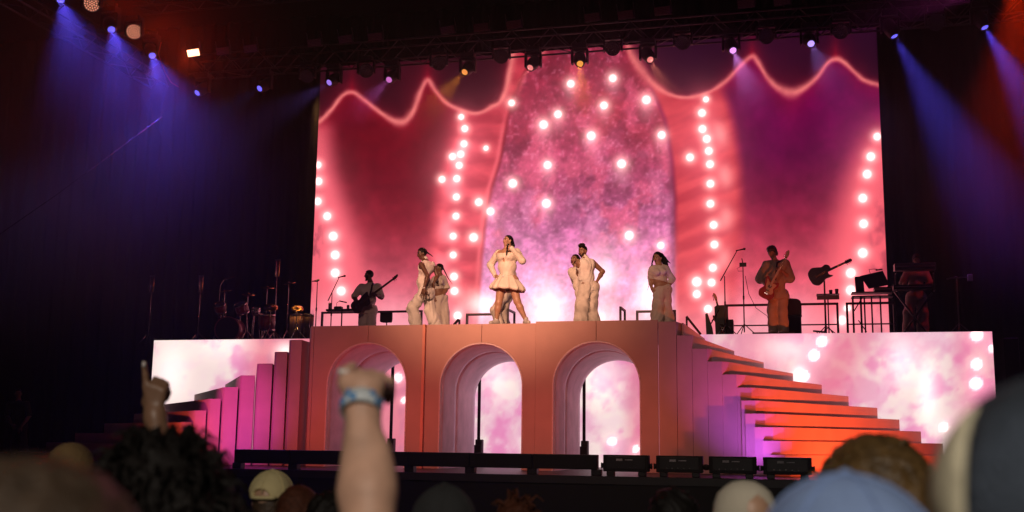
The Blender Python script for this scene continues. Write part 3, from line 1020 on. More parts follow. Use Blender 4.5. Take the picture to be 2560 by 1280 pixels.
wp = {}
for (px_, py_, lit) in ((768, 188, 0), (915, 176, 0), (1097, 157, 0), (1253, 140, 0), (1532, 120, 0), (1707, 105, 0), (1916, 90, 0), (2102, 77, 0), (2340, 56, 0), (230, 10, 1), (335, 80, 1)):
    p = P(px_, py_, 25.5) if not lit else PZ(px_, py_, 10.95)
    hang = p + Vector((0, 0, 0.36))
    lab = {768: 'left of the tall screen edge', 915: 'between the violet and purple beams', 1097: 'between the purple and orange beams', 1253: 'between the orange beam and the salmon beam', 1532: 'between the amber beam and the right salmon beam',
           1707: 'between the right salmon beam and the pink beam', 1916: 'between the pink and lilac beams', 2102: 'near the tall screen top right corner', 2340: 'between the two right hand blue beams',
           230: 'nearest the top left corner', 335: 'above the hanging red cable'}[px_]
    lab = ('round lamp with glowing salmon lenses, ' if lit else 'unlit round lamp full of small lenses, ') + lab
    if lit not in wp:
        wp[lit] = empty('wash_lamp', hang, lab, 'wash lamp', 'round wash lamps hanging from the trusses')
        wash_parts(wp[lit], HOT if lit else DULL)
        t = wp[lit]
    else:
        t = copy_tree(wp[lit])
        tag(t, lab)
        t.location = hang
    look = (Vector((0, 0, 1.5)) - p).normalized() if not lit else (Vector((-1.0, 0, 6)) - p).normalized()
    look = (look + Vector((random.uniform(-.2, .2), 0, random.uniform(-.5, -.1)))).normalized() if not lit else look
    for ch in t.children:
        if ch.name.startswith('head'):
            ch.rotation_mode = 'QUATERNION'
            ch.rotation_quaternion = look.to_track_quat('-Z', 'Y')
    top = 11.49 if not lit else 11.09
    if top > hang.z + 0.1:
        MB().tube([(0, 0, 0), (0, 0, top - hang.z)], 0.03, 8).build('drop_bracket', BLACKM, t)
for (px_, py_) in ((230, 10), (335, 80)):
    p = PZ(px_, py_, 10.95)
    spot('wash', p + Vector((0.35, -0.2, -0.05)), p + Vector((6, -2.0, -1.0)), (1.0, 0.03, 0.0), 260, 70, 1.0, 0.1)
p = P(2530, -40, 24.5)
spot('wash', p, p + Vector((0.2, -0.6, -6)), (1.0, 0.03, 0.0), 1200, 60, 1.0, 0.1)
p = P(2465, -20, 24.5)
spot('wash', p, P(2120, 60, 24.0), (0.75, 0.05, 0.45), 900, 26, 1.0, 0.1)

# square strobe panels on the upper truss
PANEL = mat('strobe_face', (0.22, 0.12, 0.12), 0.35, var=0.1)
HOTP = mat('lit_strobe_face', (0.5, 0.3, 0.2), 0.3, emit=(1.0, 0.46, 0.24), estr=5.0)
sp = {}
for (px_, py_, lit) in ((785, 107, 0), (862, 98, 0), (937, 92, 0), (1118, 75, 0), (1202, 68, 0), (1284, 61, 0), (1480, 43, 0), (1563, 37, 0), (1655, 27, 0), (1865, 9, 0), (1955, 2, 0), (625, 122, 0), (556, 128, 0), (483, 132, 1)):
    p = P(px_, py_, 22.85)
    wh = {785: 'leftmost of the three over the left curtain', 862: 'middle of the three over the left curtain', 937: 'rightmost of the three over the left curtain', 1118: 'leftmost of the three over the left pleats',
          1202: 'middle of the three over the left pleats', 1284: 'rightmost of the three over the left pleats', 1480: 'above the amber beam lamp', 1563: 'above the round lamp between amber and salmon', 1655: 'above the right salmon lamp',
          1865: 'above the pink beam lamp', 1955: 'at the top of the picture over the right curtain', 625: 'dim, left of the tall screen', 556: 'dim, beside the glowing one', 483: ''}[px_]
    lab = 'glowing orange strobe panel at the upper left' if lit else 'unlit flat strobe panel ' + wh
    if lit not in sp:
        sp[lit] = empty('strobe_panel', p, lab, 'strobe', 'strobe panels on the upper truss')
        MB().box((0, 0.045, 0), (0.36, 0.07, 0.185), bev=0.01).build('housing', RUBBER, sp[lit])
        for i in range(4):
            m = MB()
            for a in range(3):
                for b in range(5):
                    m.box((-0.166 + 0.0875 * i + 0.0285 * a + 0.006, 0.004, -0.066 + 0.033 * b), (0.024, 0.012, 0.028))
            m.build('cell_block', HOTP if lit else PANEL, sp[lit])
        for s in (-1, 1):
            MB().box((s * 0.19, 0.06, 0.1), (0.014, 0.04, 0.3)).build('bracket', BLACKM, sp[lit])
        t = sp[lit]
    else:
        t = copy_tree(sp[lit])
        tag(t, lab)
        t.location = p
    t.rotation_euler = (R(24), 0, R(random.uniform(-6, 3) - 6))
p = P(483, 132, 22.6)
spot('strobe', p, p + Vector((0.8, -4, -2.2)), (1.0, 0.05, 0.01), 300, 100, 1.0, 0.1)

# steel cables and a hanging red cable
WIREM = mat('steel_cable', (0.03, 0.028, 0.03), 0.5, 0.5)
def cable(pts, r, m, label, cat='cable', name='cable'):
    o = Vector(pts[0])
    return tag(MB(o).tube(pts, r, 6).build(name, m, loc=o), label, cat)


cable([P(-120, 668, 16), P(140, 488, 18), P(405, 292, 20.8)], 0.008, WIREM, 'thin steel guy line rising from the left edge of the picture', 'cable', 'guy_line')
cable([P(276, 78, 20.2), P(380, 300, 21), P(462, 450, 22)], 0.005, WIREM, 'thin wire hanging from the second blue lamp', 'wire', 'hanging_wire')
REDC = mat('red_cable', (0.5, 0.05, 0.04), 0.5)
cable([P(403, 105, 22.5), P(396, 135, 22.5), P(412, 180, 22.5), P(428, 206, 22.5), P(446, 217, 22.5)], 0.012, REDC, 'short red cable hanging beside the third blue lamp')

# ------------------------------------------------------------------ soft bodies: blended volumes turned into one continuous skin
class Body:
    def __init__(self):
        self.ops = []

    def cap(self, a, b, r1, r2=None, k=0.03):
        self.ops.append(('cap', np.array(a, float), np.array(b, float), r1, r1 if r2 is None else r2, k))
        return self

    def chain(self, pts, rs, k=0.03):
        for i in range(len(pts) - 1):
            self.cap(pts[i], pts[i + 1], rs[i], rs[i + 1], k)
        return self

    def ell(self, c, axes, rad, k=0.03):
        self.ops.append(('ell', np.array(c, float), np.array([np.array(a, float) / np.linalg.norm(a) for a in axes]), np.array(rad, float), None, k))
        return self

    def sub(self, c, axes, rad, k=0.01):
        self.ops.append(('sub', np.array(c, float), np.array([np.array(a, float) / np.linalg.norm(a) for a in axes]), np.array(rad, float), None, k))
        return self

    def cut(self, p, n):
        """keeps the side the normal points away from"""
        self.ops.append(('cut', np.array(p, float), np.array(n, float) / np.linalg.norm(n), None, None, 0))
        return self

    def build(self, h, wr=0.0, wf=9.0, seed=0, stretch=(1, 1, 0.45)):
        lo, hi = np.full(3, 1e9), np.full(3, -1e9)
        for o in self.ops:
            if o[0] == 'cap':
                r = max(o[3], o[4])
                lo = np.minimum(lo, np.minimum(o[1], o[2]) - r)
                hi = np.maximum(hi, np.maximum(o[1], o[2]) + r)
            elif o[0] == 'ell':
                r = o[3].max()
                lo = np.minimum(lo, o[1] - r)
                hi = np.maximum(hi, o[1] + r)
        lo -= 0.04 + wr
        hi += 0.04 + wr
        n = np.ceil((hi - lo) / h).astype(int) + 1
        F = np.full(n, 0.2, np.float32)
        ax = [lo[i] + h * np.arange(n[i]) for i in range(3)]

        def block(a, b):
            i0 = np.clip(np.floor((a - lo) / h).astype(int), 0, n - 1)
            i1 = np.clip(np.ceil((b - lo) / h).astype(int) + 1, 1, n)
            sl = tuple(slice(i0[i], i1[i]) for i in range(3))
            g = np.meshgrid(*[ax[i][sl[i]] for i in range(3)], indexing='ij')
            return sl, np.stack(g, -1)
        for o in self.ops:
            k = o[5]
            if o[0] == 'cap':
                a, b, r1, r2 = o[1:5]
                m = max(r1, r2) + 0.05
                sl, p = block(np.minimum(a, b) - m, np.maximum(a, b) + m)
                ab = b - a
                t = np.clip(((p - a) @ ab) / max(ab @ ab, 1e-9), 0, 1)
                d = np.linalg.norm(p - a - t[..., None] * ab, axis=-1) - (r1 + (r2 - r1) * t)
            elif o[0] in ('ell', 'sub'):
                c, A, rad = o[1], o[2], o[3]
                m = rad.max() + 0.05
                sl, p = block(c - m, c + m)
                q = (p - c) @ A.T
                k0 = np.linalg.norm(q / rad, axis=-1)
                k1 = np.linalg.norm(q / rad ** 2, axis=-1)
                d = k0 * (k0 - 1) / np.maximum(k1, 1e-6)
            else:
                sl, p = block(lo, hi)
                d = (p - o[1]) @ o[2]
                F[sl] = np.maximum(F[sl], d)
                continue
            f = F[sl]
            if o[0] == 'sub':
                F[sl] = np.maximum(f, -d)
            else:
                hh = np.maximum(k - np.abs(f - d), 0) / k
                F[sl] = np.minimum(f, d) - hh * hh * k * 0.25
        if wr:
            g = np.meshgrid(*ax, indexing='ij')
            rs = np.random.default_rng(seed)
            ph = rs.random(6) * 6.28
            x, y, z = g[0] * wf * stretch[0], g[1] * wf * stretch[1], g[2] * wf * stretch[2]
            wx = x + 0.9 * np.sin(1.7 * z + ph[0]) + 0.5 * np.sin(2.3 * y + ph[1])
            wz = z + 0.8 * np.sin(1.3 * x + ph[2])
            N = 0.5 * np.sin(3.1 * wx + 2.1 * wz + ph[3]) + 0.3 * np.sin(5.3 * wx - 3.7 * wz + 2 * y + ph[4]) + 0.25 * np.sin(6.1 * wz + 2.9 * y + ph[5])
            F = F + (wr * N).astype(np.float32)
        return surface(F, lo, h)


def surface(F, lo, h):
    S = F < 0
    nx, ny, nz = F.shape
    C = [(0, 0, 0), (1, 0, 0), (0, 1, 0), (1, 1, 0), (0, 0, 1), (1, 0, 1), (0, 1, 1), (1, 1, 1)]
    cnt = np.zeros((nx - 1, ny - 1, nz - 1), np.int8)
    for c in C:
        cnt += S[c[0]:nx - 1 + c[0], c[1]:ny - 1 + c[1], c[2]:nz - 1 + c[2]]
    act = (cnt > 0) & (cnt < 8)
    idx = np.argwhere(act)
    vid = np.full(act.shape, -1, np.int64)
    vid[act] = np.arange(len(idx))
    vals = np.stack([F[idx[:, 0] + c[0], idx[:, 1] + c[1], idx[:, 2] + c[2]] for c in C], 1)
    pos = np.zeros((len(idx), 3))
    num = np.zeros(len(idx))
    Ca = np.array(C, float)
    for a in range(8):
        for b in range(a + 1, 8):
            if np.abs(Ca[a] - Ca[b]).sum() != 1:
                continue
            va, vb = vals[:, a], vals[:, b]
            m = (va < 0) != (vb < 0)
            t = np.where(m, va / np.where(m, va - vb, 1), 0)
            pos += m[:, None] * (Ca[a] + t[:, None] * (Ca[b] - Ca[a]))
            num += m
    v = lo + h * (idx + pos / num[:, None])
    Q = []
    for axis in range(3):
        s0 = [slice(None)] * 3
        s1 = [slice(None)] * 3
        s0[axis], s1[axis] = slice(0, -1), slice(1, None)
        A, B = S[tuple(s0)], S[tuple(s1)]
        for inside, flip in ((A & ~B, False), (~A & B, True)):
            e = np.argwhere(inside)
            u, w_ = (axis + 1) % 3, (axis + 2) % 3
            ok = (e[:, u] > 0) & (e[:, w_] > 0) & (e[:, u] < F.shape[u] - 1) & (e[:, w_] < F.shape[w_] - 1)
            e = e[ok]
            if not len(e):
                continue
            q = []
            for du, dw in ((-1, -1), (0, -1), (0, 0), (-1, 0)):
                f = e.copy()
                f[:, u] += du
                f[:, w_] += dw
                q.append(vid[f[:, 0], f[:, 1], f[:, 2]])
            q = np.stack(q, 1)
            Q.append(q[:, ::-1] if flip else q)
    return v, np.concatenate(Q)


def skin(name, body, h, m, parent=None, base=None, **kw):
    v, q = body.build(h, **kw)
    b = np.array(base if base is not None else (0, 0, 0), float)
    me = bpy.data.meshes.new(name)
    v = v - b
    me.vertices.add(len(v))
    me.vertices.foreach_set('co', v.astype(np.float32).ravel())
    me.loops.add(q.size)
    me.loops.foreach_set('vertex_index', q.ravel().astype(np.int32))
    me.polygons.add(len(q))
    me.polygons.foreach_set('loop_start', np.arange(0, q.size, 4, dtype=np.int32))
    me.polygons.foreach_set('loop_total', np.full(len(q), 4, np.int32))
    me.polygons.foreach_set('use_smooth', np.ones(len(q), bool))
    me.update(calc_edges=True)
    o = link(name, me, m, parent)
    if parent is None:
        o.location = b
    return o


def nrm(v):
    v = np.array(v, float)
    return v / max(np.linalg.norm(v), 1e-9)


Z = np.array([0, 0, 1.0])


def frame_from(look, up=Z):
    f = nrm(look)
    r = nrm(np.cross(f, up))
    u = np.cross(r, f)
    return r, f, u


def add_head(B, c, look, s=1.0, up=Z, jaw=1.0, mouth=False):
    """c is the middle of the head; look is where the face points"""
    r, f, u = frame_from(look, up)
    c = np.array(c, float)
    A = (r, f, u)
    B.ell(c + u * 0.025 * s - f * 0.010 * s, A, (0.072 * s, 0.092 * s, 0.088 * s), 0.03)
    B.ell(c - u * 0.045 * s + f * 0.022 * s, A, (0.055 * s * jaw, 0.062 * s, 0.068 * s), 0.035)
    B.ell(c - u * 0.088 * s + f * 0.058 * s, A, (0.024 * s, 0.022 * s, 0.018 * s), 0.02)
    B.cap(c + u * 0.012 * s + f * 0.082 * s, c - u * 0.026 * s + f * 0.102 * s, 0.009 * s, 0.014 * s, 0.012)
    for q in (-1, 1):
        B.cap(c + u * 0.026 * s + f * 0.076 * s + r * q * 0.016 * s, c + u * 0.022 * s + f * 0.066 * s + r * q * 0.046 * s, 0.011 * s, 0.009 * s, 0.012)
        B.ell(c - u * 0.018 * s + f * 0.06 * s + r * q * 0.038 * s, A, (0.022 * s, 0.02 * s, 0.02 * s), 0.02)
        B.ell(c - u * 0.008 * s - f * 0.005 * s + r * q * 0.076 * s, (r, f, u), (0.012 * s, 0.02 * s, 0.032 * s), 0.01)
    if mouth:
        B.sub(c - u * 0.060 * s + f * 0.086 * s, A, (0.022 * s, 0.022 * s, 0.02 * s))
    else:
        B.cap(c - u * 0.055 * s + f * 0.083 * s - r * 0.016 * s, c - u * 0.055 * s + f * 0.083 * s + r * 0.016 * s, 0.0075 * s, 0.0075 * s, 0.006)
    return r, f, u


def add_hand(B, w, d, palm, curl=0.5, spread=0.25, s=1.0, thumb=1):
    """w wrist, d direction of the hand, palm = the way the palm faces, thumb side +1/-1"""
    d, palm = nrm(d), nrm(palm)
    sd = nrm(np.cross(d, palm)) * thumb
    palm = nrm(np.cross(sd, d)) * (1 if np.dot(np.cross(sd, d), palm) > 0 else -1)
    w = np.array(w, float)
    kn = []
    for i, (o_, L) in enumerate(((0.032, 0.088), (0.011, 0.092), (-0.010, 0.087), (-0.030, 0.078))):
        k = w + d * L * s + sd * o_ * s
        B.cap(w + d * 0.015 * s + sd * o_ * 0.55 * s, k, 0.016 * s, 0.0135 * s, 0.012)
        kn.append((k, o_))
    for i, (k, o_) in enumerate(kn):
        ln = (0.043, 0.048, 0.044, 0.035)[i] * s
        fd = nrm(d + sd * o_ * 14 * spread)
        p = k
        a = 0.0
        for j in range(3):
            a += curl * (0.8, 1.0, 0.7)[j]
            q = p + (fd * math.cos(a) + palm * math.sin(a)) * ln * (1.0, 0.68, 0.5)[j]
            B.cap(p, q, (0.0105, 0.0095, 0.0085)[j] * s, (0.0095, 0.0085, 0.0075)[j] * s, 0.005)
            p = q
    t0 = w + d * 0.022 * s + sd * 0.026 * s
    t1 = t0 + (d * 0.62 + sd * 0.7 + palm * 0.35) * 0.04 * s
    t2 = t1 + nrm(d * 0.9 + sd * (0.45 - 0.4 * curl) + palm * (0.2 + 0.5 * curl)) * 0.034 * s
    t3 = t2 + nrm(d * 1.0 + sd * (0.2 - 0.5 * curl) + palm * (0.2 + 0.6 * curl)) * 0.026 * s
    B.chain([t0, t1, t2, t3], [0.017 * s, 0.013 * s, 0.0115 * s, 0.009 * s], 0.01)


SKIN = {'dark': mat('skin_dark', (0.13, 0.062, 0.04), 0.45, var=0.08, scale=30, bump=0.05, bscale=200),
        'brown': mat('skin_brown', (0.27, 0.145, 0.09), 0.45, var=0.08, scale=30, bump=0.05, bscale=200),
        'tan': mat('skin_tan', (0.46, 0.27, 0.18), 0.45, var=0.07, scale=30, bump=0.05, bscale=200),
        'fair': mat('skin_fair', (0.60, 0.35, 0.25), 0.55, var=0.13, scale=22, bump=0.12, bscale=160)}
HAIRK = mat('black_hair', (0.008, 0.006, 0.0055), 0.5, var=0.3, scale=120, bump=0.5, bscale=160, spec=0.2)
HAIRB = mat('brown_hair', (0.055, 0.03, 0.016), 0.45, var=0.4, scale=90, bump=0.5, bscale=160)
EYE = mat('eye_dark', (0.02, 0.012, 0.01), 0.15)
LIP = mat('mouth_dark', (0.10, 0.02, 0.02), 0.4)
WHITEC = mat('white_cotton', (0.80, 0.77, 0.72), 0.85, var=0.05, scale=8, bump=0.35, bscale=45, sheen=0.2)
CREAM = mat('cream_cotton', (0.72, 0.67, 0.60), 0.85, var=0.07, scale=8, bump=0.35, bscale=45, sheen=0.2)
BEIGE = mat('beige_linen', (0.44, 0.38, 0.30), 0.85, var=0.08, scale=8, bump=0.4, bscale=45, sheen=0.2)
SATIN = mat('ivory_satin', (0.80, 0.75, 0.66), 0.5, var=0.05, scale=8, bump=0.2, bscale=40, sheen=0.2)
SHOE = mat('white_shoe_leather', (0.6, 0.58, 0.55), 0.5)
SHOED = mat('dark_shoe_leather', (0.03, 0.028, 0.028), 0.5)


def figure(spec):
    """a person from joint pixels and a depth; clothes and hair are children of the one body mesh"""
    Y = spec['Y']
    J = {}
    for k, v in spec['j'].items():
        J[k] = np.array(P(v[0], v[1], Y + (v[2] if len(v) > 2 else 0.0)))
    fl = spec['floor']
    s = spec.get('s', 1.0)
    fat = spec.get('fat', 1.0)
    look = nrm(spec['look'])
    face = nrm(spec.get('face', (0, -1, 0)))            # the way the chest faces
    dn = -Z
    for q in 'LR':
        a = J['a' + q]
        a[2] = max(a[2], fl + 0.085) if not spec.get('keep') else a[2]
        if a[2] > fl + 0.085 and not spec.get('lift' + q):
            a[2] = fl + 0.085
    base = np.array([(J['aL'][0] + J['aR'][0]) / 2, (J['aL'][1] + J['aR'][1]) / 2, fl])
    B = Body()
    r, f, u = add_head(B, J['hd'], look, s, nrm(spec.get('hup', Z)), spec.get('jaw', 1.0), spec.get('mouth', False))
    B.cap(J['hd'] - u * 0.06 * s - f * 0.012, J['nk'], 0.05 * s * fat ** 0.5, 0.055 * s * fat ** 0.5, 0.03)
    shm = (J['sL'] + J['sR']) / 2
    side = nrm(J['sR'] - J['sL'])
    hips = (J['hL'] + J['hR']) / 2
    hside = nrm(J['hR'] - J['hL'])
    ws = J['ws']
    sw = np.linalg.norm(J['sR'] - J['sL']) / 2
    chest = shm * 0.72 + ws * 0.28 + face * 0.0
    wch = max(sw * 0.62, 0.085) * min(fat, 1.1)

    def torso(T, g, k=0.06):
        T.cap(shm - side * sw * 0.82 + dn * 0.03, shm + side * sw * 0.82 + dn * 0.03, 0.062 * s + g, 0.062 * s + g, k)
        T.cap(J['nk'] + dn * 0.02, shm + dn * 0.05, 0.06 * s + g, 0.085 * s + g, k)
        T.cap(chest - side * wch * 0.75, chest + side * wch * 0.75, 0.102 * s * fat + g, 0.102 * s * fat + g, k)
        T.cap(ws - hside * 0.055 * fat, ws + hside * 0.055 * fat, 0.092 * s * fat + g, 0.092 * s * fat + g, k)
        T.cap(chest, ws, 0.105 * s * fat + g, 0.095 * s * fat + g, k)
        T.cap(ws, hips, 0.10 * s * fat + g, 0.105 * s * fat + g, k)
    torso(B, 0.0)
    if spec.get('bust'):
        for q in (-1, 1):
            B.ell(chest + face * 0.085 * fat + side * q * 0.062 * fat + dn * 0.015, (side, face, Z), (0.068 * fat, 0.066 * fat, 0.066 * fat), 0.04)
    B.cap(J['hL'], J['hR'], 0.105 * s * fat, 0.105 * s * fat, 0.06)
    for q in 'LR':
        g = fat ** 0.8
        B.chain([J['s' + q], J['e' + q]], [0.055 * s * g, 0.042 * s * g], 0.04)
        B.chain([J['e' + q], J['e' + q] * 0.65 + J['w' + q] * 0.35, J['w' + q]], [0.041 * s * g, 0.042 * s * g, 0.027 * s * g ** 0.5], 0.03)
        B.chain([J['h' + q], J['k' + q]], [0.092 * s * fat, 0.060 * s * g], 0.05)
        B.chain([J['k' + q], J['k' + q] * 0.68 + J['a' + q] * 0.32, J['a' + q]], [0.058 * s * g, 0.056 * s * g, 0.036 * s], 0.03)
        tf = nrm(np.array(spec.get('toe' + q, spec.get('toe', face))) * np.array([1, 1, 0]))
        B.chain([J['a' + q], J['a' + q] - tf * 0.03 + dn * 0.04], [0.036, 0.038], 0.02)
        B.chain([J['a' + q] + dn * 0.035, np.append((J['a' + q] + tf * 0.15)[:2], fl + 0.03)], [0.04, 0.027], 0.03)
        h_ = spec.get('hand' + q, {})
        add_hand(B, J['w' + q], h_.get('d', J['w' + q] - J['e' + q]), h_.get('palm', (0, 1, 0)), h_.get('curl', 0.4), h_.get('spread', 0.3), h_.get('s', 1.0) * s, h_.get('thumb', 1))
    o = skin('person', B, spec.get('h', 0.0105), SKIN[spec['skin']], None, base)
    tag(o, spec['label'], 'person', spec.get('group'))
    # eyes, brows
    hd = J['hd']
    for q in (-1, 1):
        c = hd + u * 0.010 * s + f * 0.082 * s + r * q * 0.030 * s
        e_ = Body().ell(c, (r, f, u), (0.014 * s, 0.008 * s, 0.0065 * s))
        skin('eye', e_, 0.004, EYE, o, base)
        b_ = Body().chain([hd + u * 0.034 * s + f * 0.087 * s + r * q * 0.012 * s, hd + u * 0.040 * s + f * 0.080 * s + r * q * 0.032 * s, hd + u * 0.032 * s + f * 0.068 * s + r * q * 0.052 * s], [0.005, 0.0055, 0.004], 0.004)
        skin('eyebrow', b_, 0.004, HAIRK, o, base)
    if spec.get('mouth'):
        skin('mouth', Body().ell(hd - u * 0.060 * s + f * 0.074 * s, (r, f, u), (0.021 * s, 0.010, 0.019 * s)), 0.004, LIP, o, base)
    elif spec.get('lips', True):
        skin('mouth', Body().ell(hd - u * 0.055 * s + f * 0.086 * s, (r, f, u), (0.020 * s, 0.007, 0.007 * s)), 0.004, LIP, o, base)
    ctx = dict(J=J, r=r, f=f, u=u, s=s, fat=fat, face=face, side=side, hside=hside, hips=hips, shm=shm, chest=chest, ws=ws, sw=sw, wch=wch, fl=fl, base=base, o=o, torso=torso, spec=spec)
    return ctx


def hair_cap(c, m, thick=0.012, low=0.0, back=0.03, extra=None, wr=0.006, wf=40, h=0.007, top=0.0):
    hd, r, f, u, s = c['J']['hd'], c['r'], c['f'], c['u'], c['s']
    H = Body()
    H.ell(hd + u * (0.025 + top * 0.5) * s - f * 0.012 * s, (r, f, u), (0.074 * s + thick, 0.094 * s + thick, (0.09 + top) * s + thick), 0.02)
    # the face stays free: cut by a slanted plane
    H.cut(hd + f * (0.052 + thick) * s + u * 0.075 * s, nrm(f * 0.82 - u * (0.55)))
    H.cut(hd - u * (0.035 + low) * s, -u * 1.0 + f * 0.55)
    if extra:
        extra(H)
    return skin('hair', H, h, m, c['o'], c['base'], wr=wr, wf=wf)


def shirt(c, m, name='shirt', sleeve=0.0, hem=0.02, gap=0.014, wr=0.006, loose=0.0, armhole=True, sgap=0.012, neck=0.0, wf=7.0, crop=None, h=0.011, collar=False):
    """sleeve: 0 none, up to 1 elbow, up to 2 wrist; hem: metres below the hips"""
    J = c['J']
    T = Body()
    c['torso'](T, gap)
    hp = c['hips']
    if crop is None:
        T.cap(c['ws'], hp + np.array([0, 0, -hem]), 0.10 * c['s'] * c['fat'] + gap + loose, 0.112 * c['s'] * c['fat'] + gap + loose, 0.05)
        T.cap(hp - c['hside'] * 0.07 + np.array([0, 0, -hem]), hp + c['hside'] * 0.07 + np.array([0, 0, -hem]), 0.105 * c['s'] * c['fat'] + gap + loose * 1.2, k=0.05)
    if c['spec'].get('bust'):
        for q in (-1, 1):
            T.ell(c['chest'] + c['face'] * 0.085 * c['fat'] + c['side'] * q * 0.062 * c['fat'] - Z * 0.015, (c['side'], c['face'], Z), (0.068 * c['fat'] + gap, 0.066 * c['fat'] + gap, 0.066 * c['fat'] + gap), 0.04)
    if collar:
        T.cap(J['nk'] + Z * 0.005, J['nk'] + Z * 0.035, 0.062, 0.058, 0.02)
    for q in 'LR':
        if sleeve <= 0:
            continue
        g = c['fat'] ** 0.8
        s_, e_, w_ = J['s' + q], J['e' + q], J['w' + q]
        t1 = min(sleeve, 1.0)
        T.chain([s_, s_ + (e_ - s_) * t1], [0.058 * g + sgap + loose, 0.044 * g + sgap + loose * 1.5], 0.05)
        if sleeve > 1:
            t2 = sleeve - 1
            T.chain([e_, e_ + (w_ - e_) * t2], [0.044 * g + sgap, (0.044 - 0.014 * t2) * g + sgap], 0.03)
    # hem and neckline end cleanly
    axis = nrm(c['shm'] - hp)
    if crop is None:
        T.cut(hp - axis * (hem + 0.05), -axis)
    else:
        T.cut(crop[0], crop[1])
    if not collar:
        T.sub(J['nk'] + Z * 0.055 + c['face'] * 0.03, (c['side'], c['face'], Z), (0.075, 0.08, 0.06 + neck))
    if sleeve <= 0 and armhole:
        for q, sg in (('L', -1), ('R', 1)):
            T.sub(J['s' + q] + c['side'] * sg * 0.055 - Z * 0.03, (c['side'], c['face'], Z), (0.058, 0.095, 0.105), 0.01)
    return skin(name, T, h, m, c['o'], c['base'], wr=wr, wf=wf, seed=len(bpy.data.objects))


def trousers(c, m, thigh=0.10, knee=0.085, cuff=0.095, rise=0.06, wr=0.008, wf=6.0, name='trousers', h=0.011, waist=None):
    J = c['J']
    T = Body()
    hp = c['hips']
    ft = c['fat']
    T.cap(J['hL'], J['hR'], 0.118 * ft, 0.118 * ft, 0.06)
    T.cap(hp, hp + nrm(c['ws'] - hp) * rise, 0.118 * ft, 0.112 * ft, 0.05)
    T.cap(hp + nrm(c['ws'] - hp) * rise - c['hside'] * 0.05 * ft, hp + nrm(c['ws'] - hp) * rise + c['hside'] * 0.05 * ft, 0.106 * ft, k=0.05)
    for q in 'LR':
        h_, k_, a_ = J['h' + q], J['k' + q], J['a' + q]
        T.chain([h_, k_, k_ * 0.4 + a_ * 0.6, a_ + np.array([0, 0, 0.0])], [thigh * ft, knee, (knee + cuff) / 2, cuff], 0.045)
    ax = nrm(c['ws'] - hp)
    T.cut(hp + ax * (rise + 0.045), ax)
    T.cut(np.array([0, 0, c['fl'] + 0.035]), -Z)
    return skin(name, T, h, m, c['o'], c['base'], wr=wr, wf=wf, seed=len(bpy.data.objects) + 3, stretch=(1, 1, 0.55))


def shoes(c, m):
    for q in 'LR':
        a = c['J']['a' + q]
        tf = nrm(np.array(c['spec'].get('toe' + q, c['spec'].get('toe', c['face']))) * np.array([1, 1, 0]))
        fl = c['fl']
        S_ = Body().chain([np.append((a - tf * 0.04)[:2], fl + 0.05), np.append((a + tf * 0.06)[:2], fl + 0.045), np.append((a + tf * 0.16)[:2], fl + 0.035)], [0.05, 0.046, 0.038], 0.03)
        S_.cap(a + np.array([0, 0, -0.03]), a + np.array([0, 0, 0.03]), 0.047, 0.045, 0.03)
        S_.cut(np.array([0, 0, fl + 0.004]), -Z)
        skin('shoe', S_, 0.009, m, c['o'], c['base'])


def strip(pts, r, name, m, c, h=0.006, k=0.01):
    B_ = Body().chain([np.array(p) for p in pts], r if isinstance(r, list) else [r] * len(pts), k)
    return skin(name, B_, h, m, c['o'], c['base'])


# ------------------------------------------------------------------ the performers
FL = PLAT - 0.004
# singer
c = figure(dict(Y=20.05, floor=FL, skin='tan', fat=1.16, s=1.0, look=(-0.62, -0.72, 0.10), face=(-0.2, -1, 0), bust=True, keep=False,
                label='person singing in a short ivory dress with puffed hem, hand on hip', toeL=(-0.5, -1, 0), toeR=(0.6, -1, 0),
                j=dict(hd=(1270, 603), nk=(1267, 625), sL=(1246, 633, 0.02), sR=(1292, 630), eL=(1226, 662, 0.10), eR=(1306, 652, -0.05), wL=(1238, 690, 0.0), wR=(1279, 621, -0.16),
                       ws=(1268, 667), hL=(1256, 703), hR=(1281, 703), kL=(1247, 757, -0.02), kR=(1293, 753, -0.02), aL=(1241, 802), aR=(1315, 802)),
                handL=dict(d=(0.4, -0.5, -0.6), palm=(1, 0, 0), curl=0.5), handR=dict(d=(-0.8, 0.1, 0.35), palm=(-0.2, 0.9, 0), curl=1.15, spread=0.1)))
J = c['J']


def pony(H):
    hd, f, u, r = c['J']['hd'], c['f'], c['u'], c['r']
    H.chain([hd - f * 0.10 + u * 0.02, hd - f * 0.125 - u * 0.06, hd - f * 0.11 - u * 0.16, hd - f * 0.10 - u * 0.26], [0.03, 0.035, 0.03, 0.012], 0.02)


hair_cap(c, HAIRK, 0.006, extra=pony, wr=0.003)
D = Body()
ft = c['fat']
for q in (-1, 1):
    D.ell(c['chest'] + c['face'] * 0.085 * ft + c['side'] * q * 0.062 * ft - Z * 0.015, (c['side'], c['face'], Z), (0.068 * ft + 0.014, 0.066 * ft + 0.014, 0.066 * ft + 0.016), 0.02)
D.cap(c['chest'] - c['side'] * c['wch'] * 0.75, c['chest'] + c['side'] * c['wch'] * 0.75, 0.102 * ft + 0.012, k=0.05)
D.cap(c['chest'], c['ws'], 0.106 * ft + 0.012, 0.10 * ft + 0.012, 0.05)
D.cap(c['ws'] - c['hside'] * 0.06, c['ws'] + c['hside'] * 0.06, 0.094 * ft + 0.012, k=0.05)
D.cap(c['ws'], c['hips'], 0.10 * ft + 0.012, 0.125 * ft, 0.06)
D.cut(c['chest'] + Z * 0.055, Z)
D.sub(c['chest'] + c['face'] * 0.20 - Z * 0.095, (c['side'], c['face'], Z), (0.030, 0.085, 0.048))
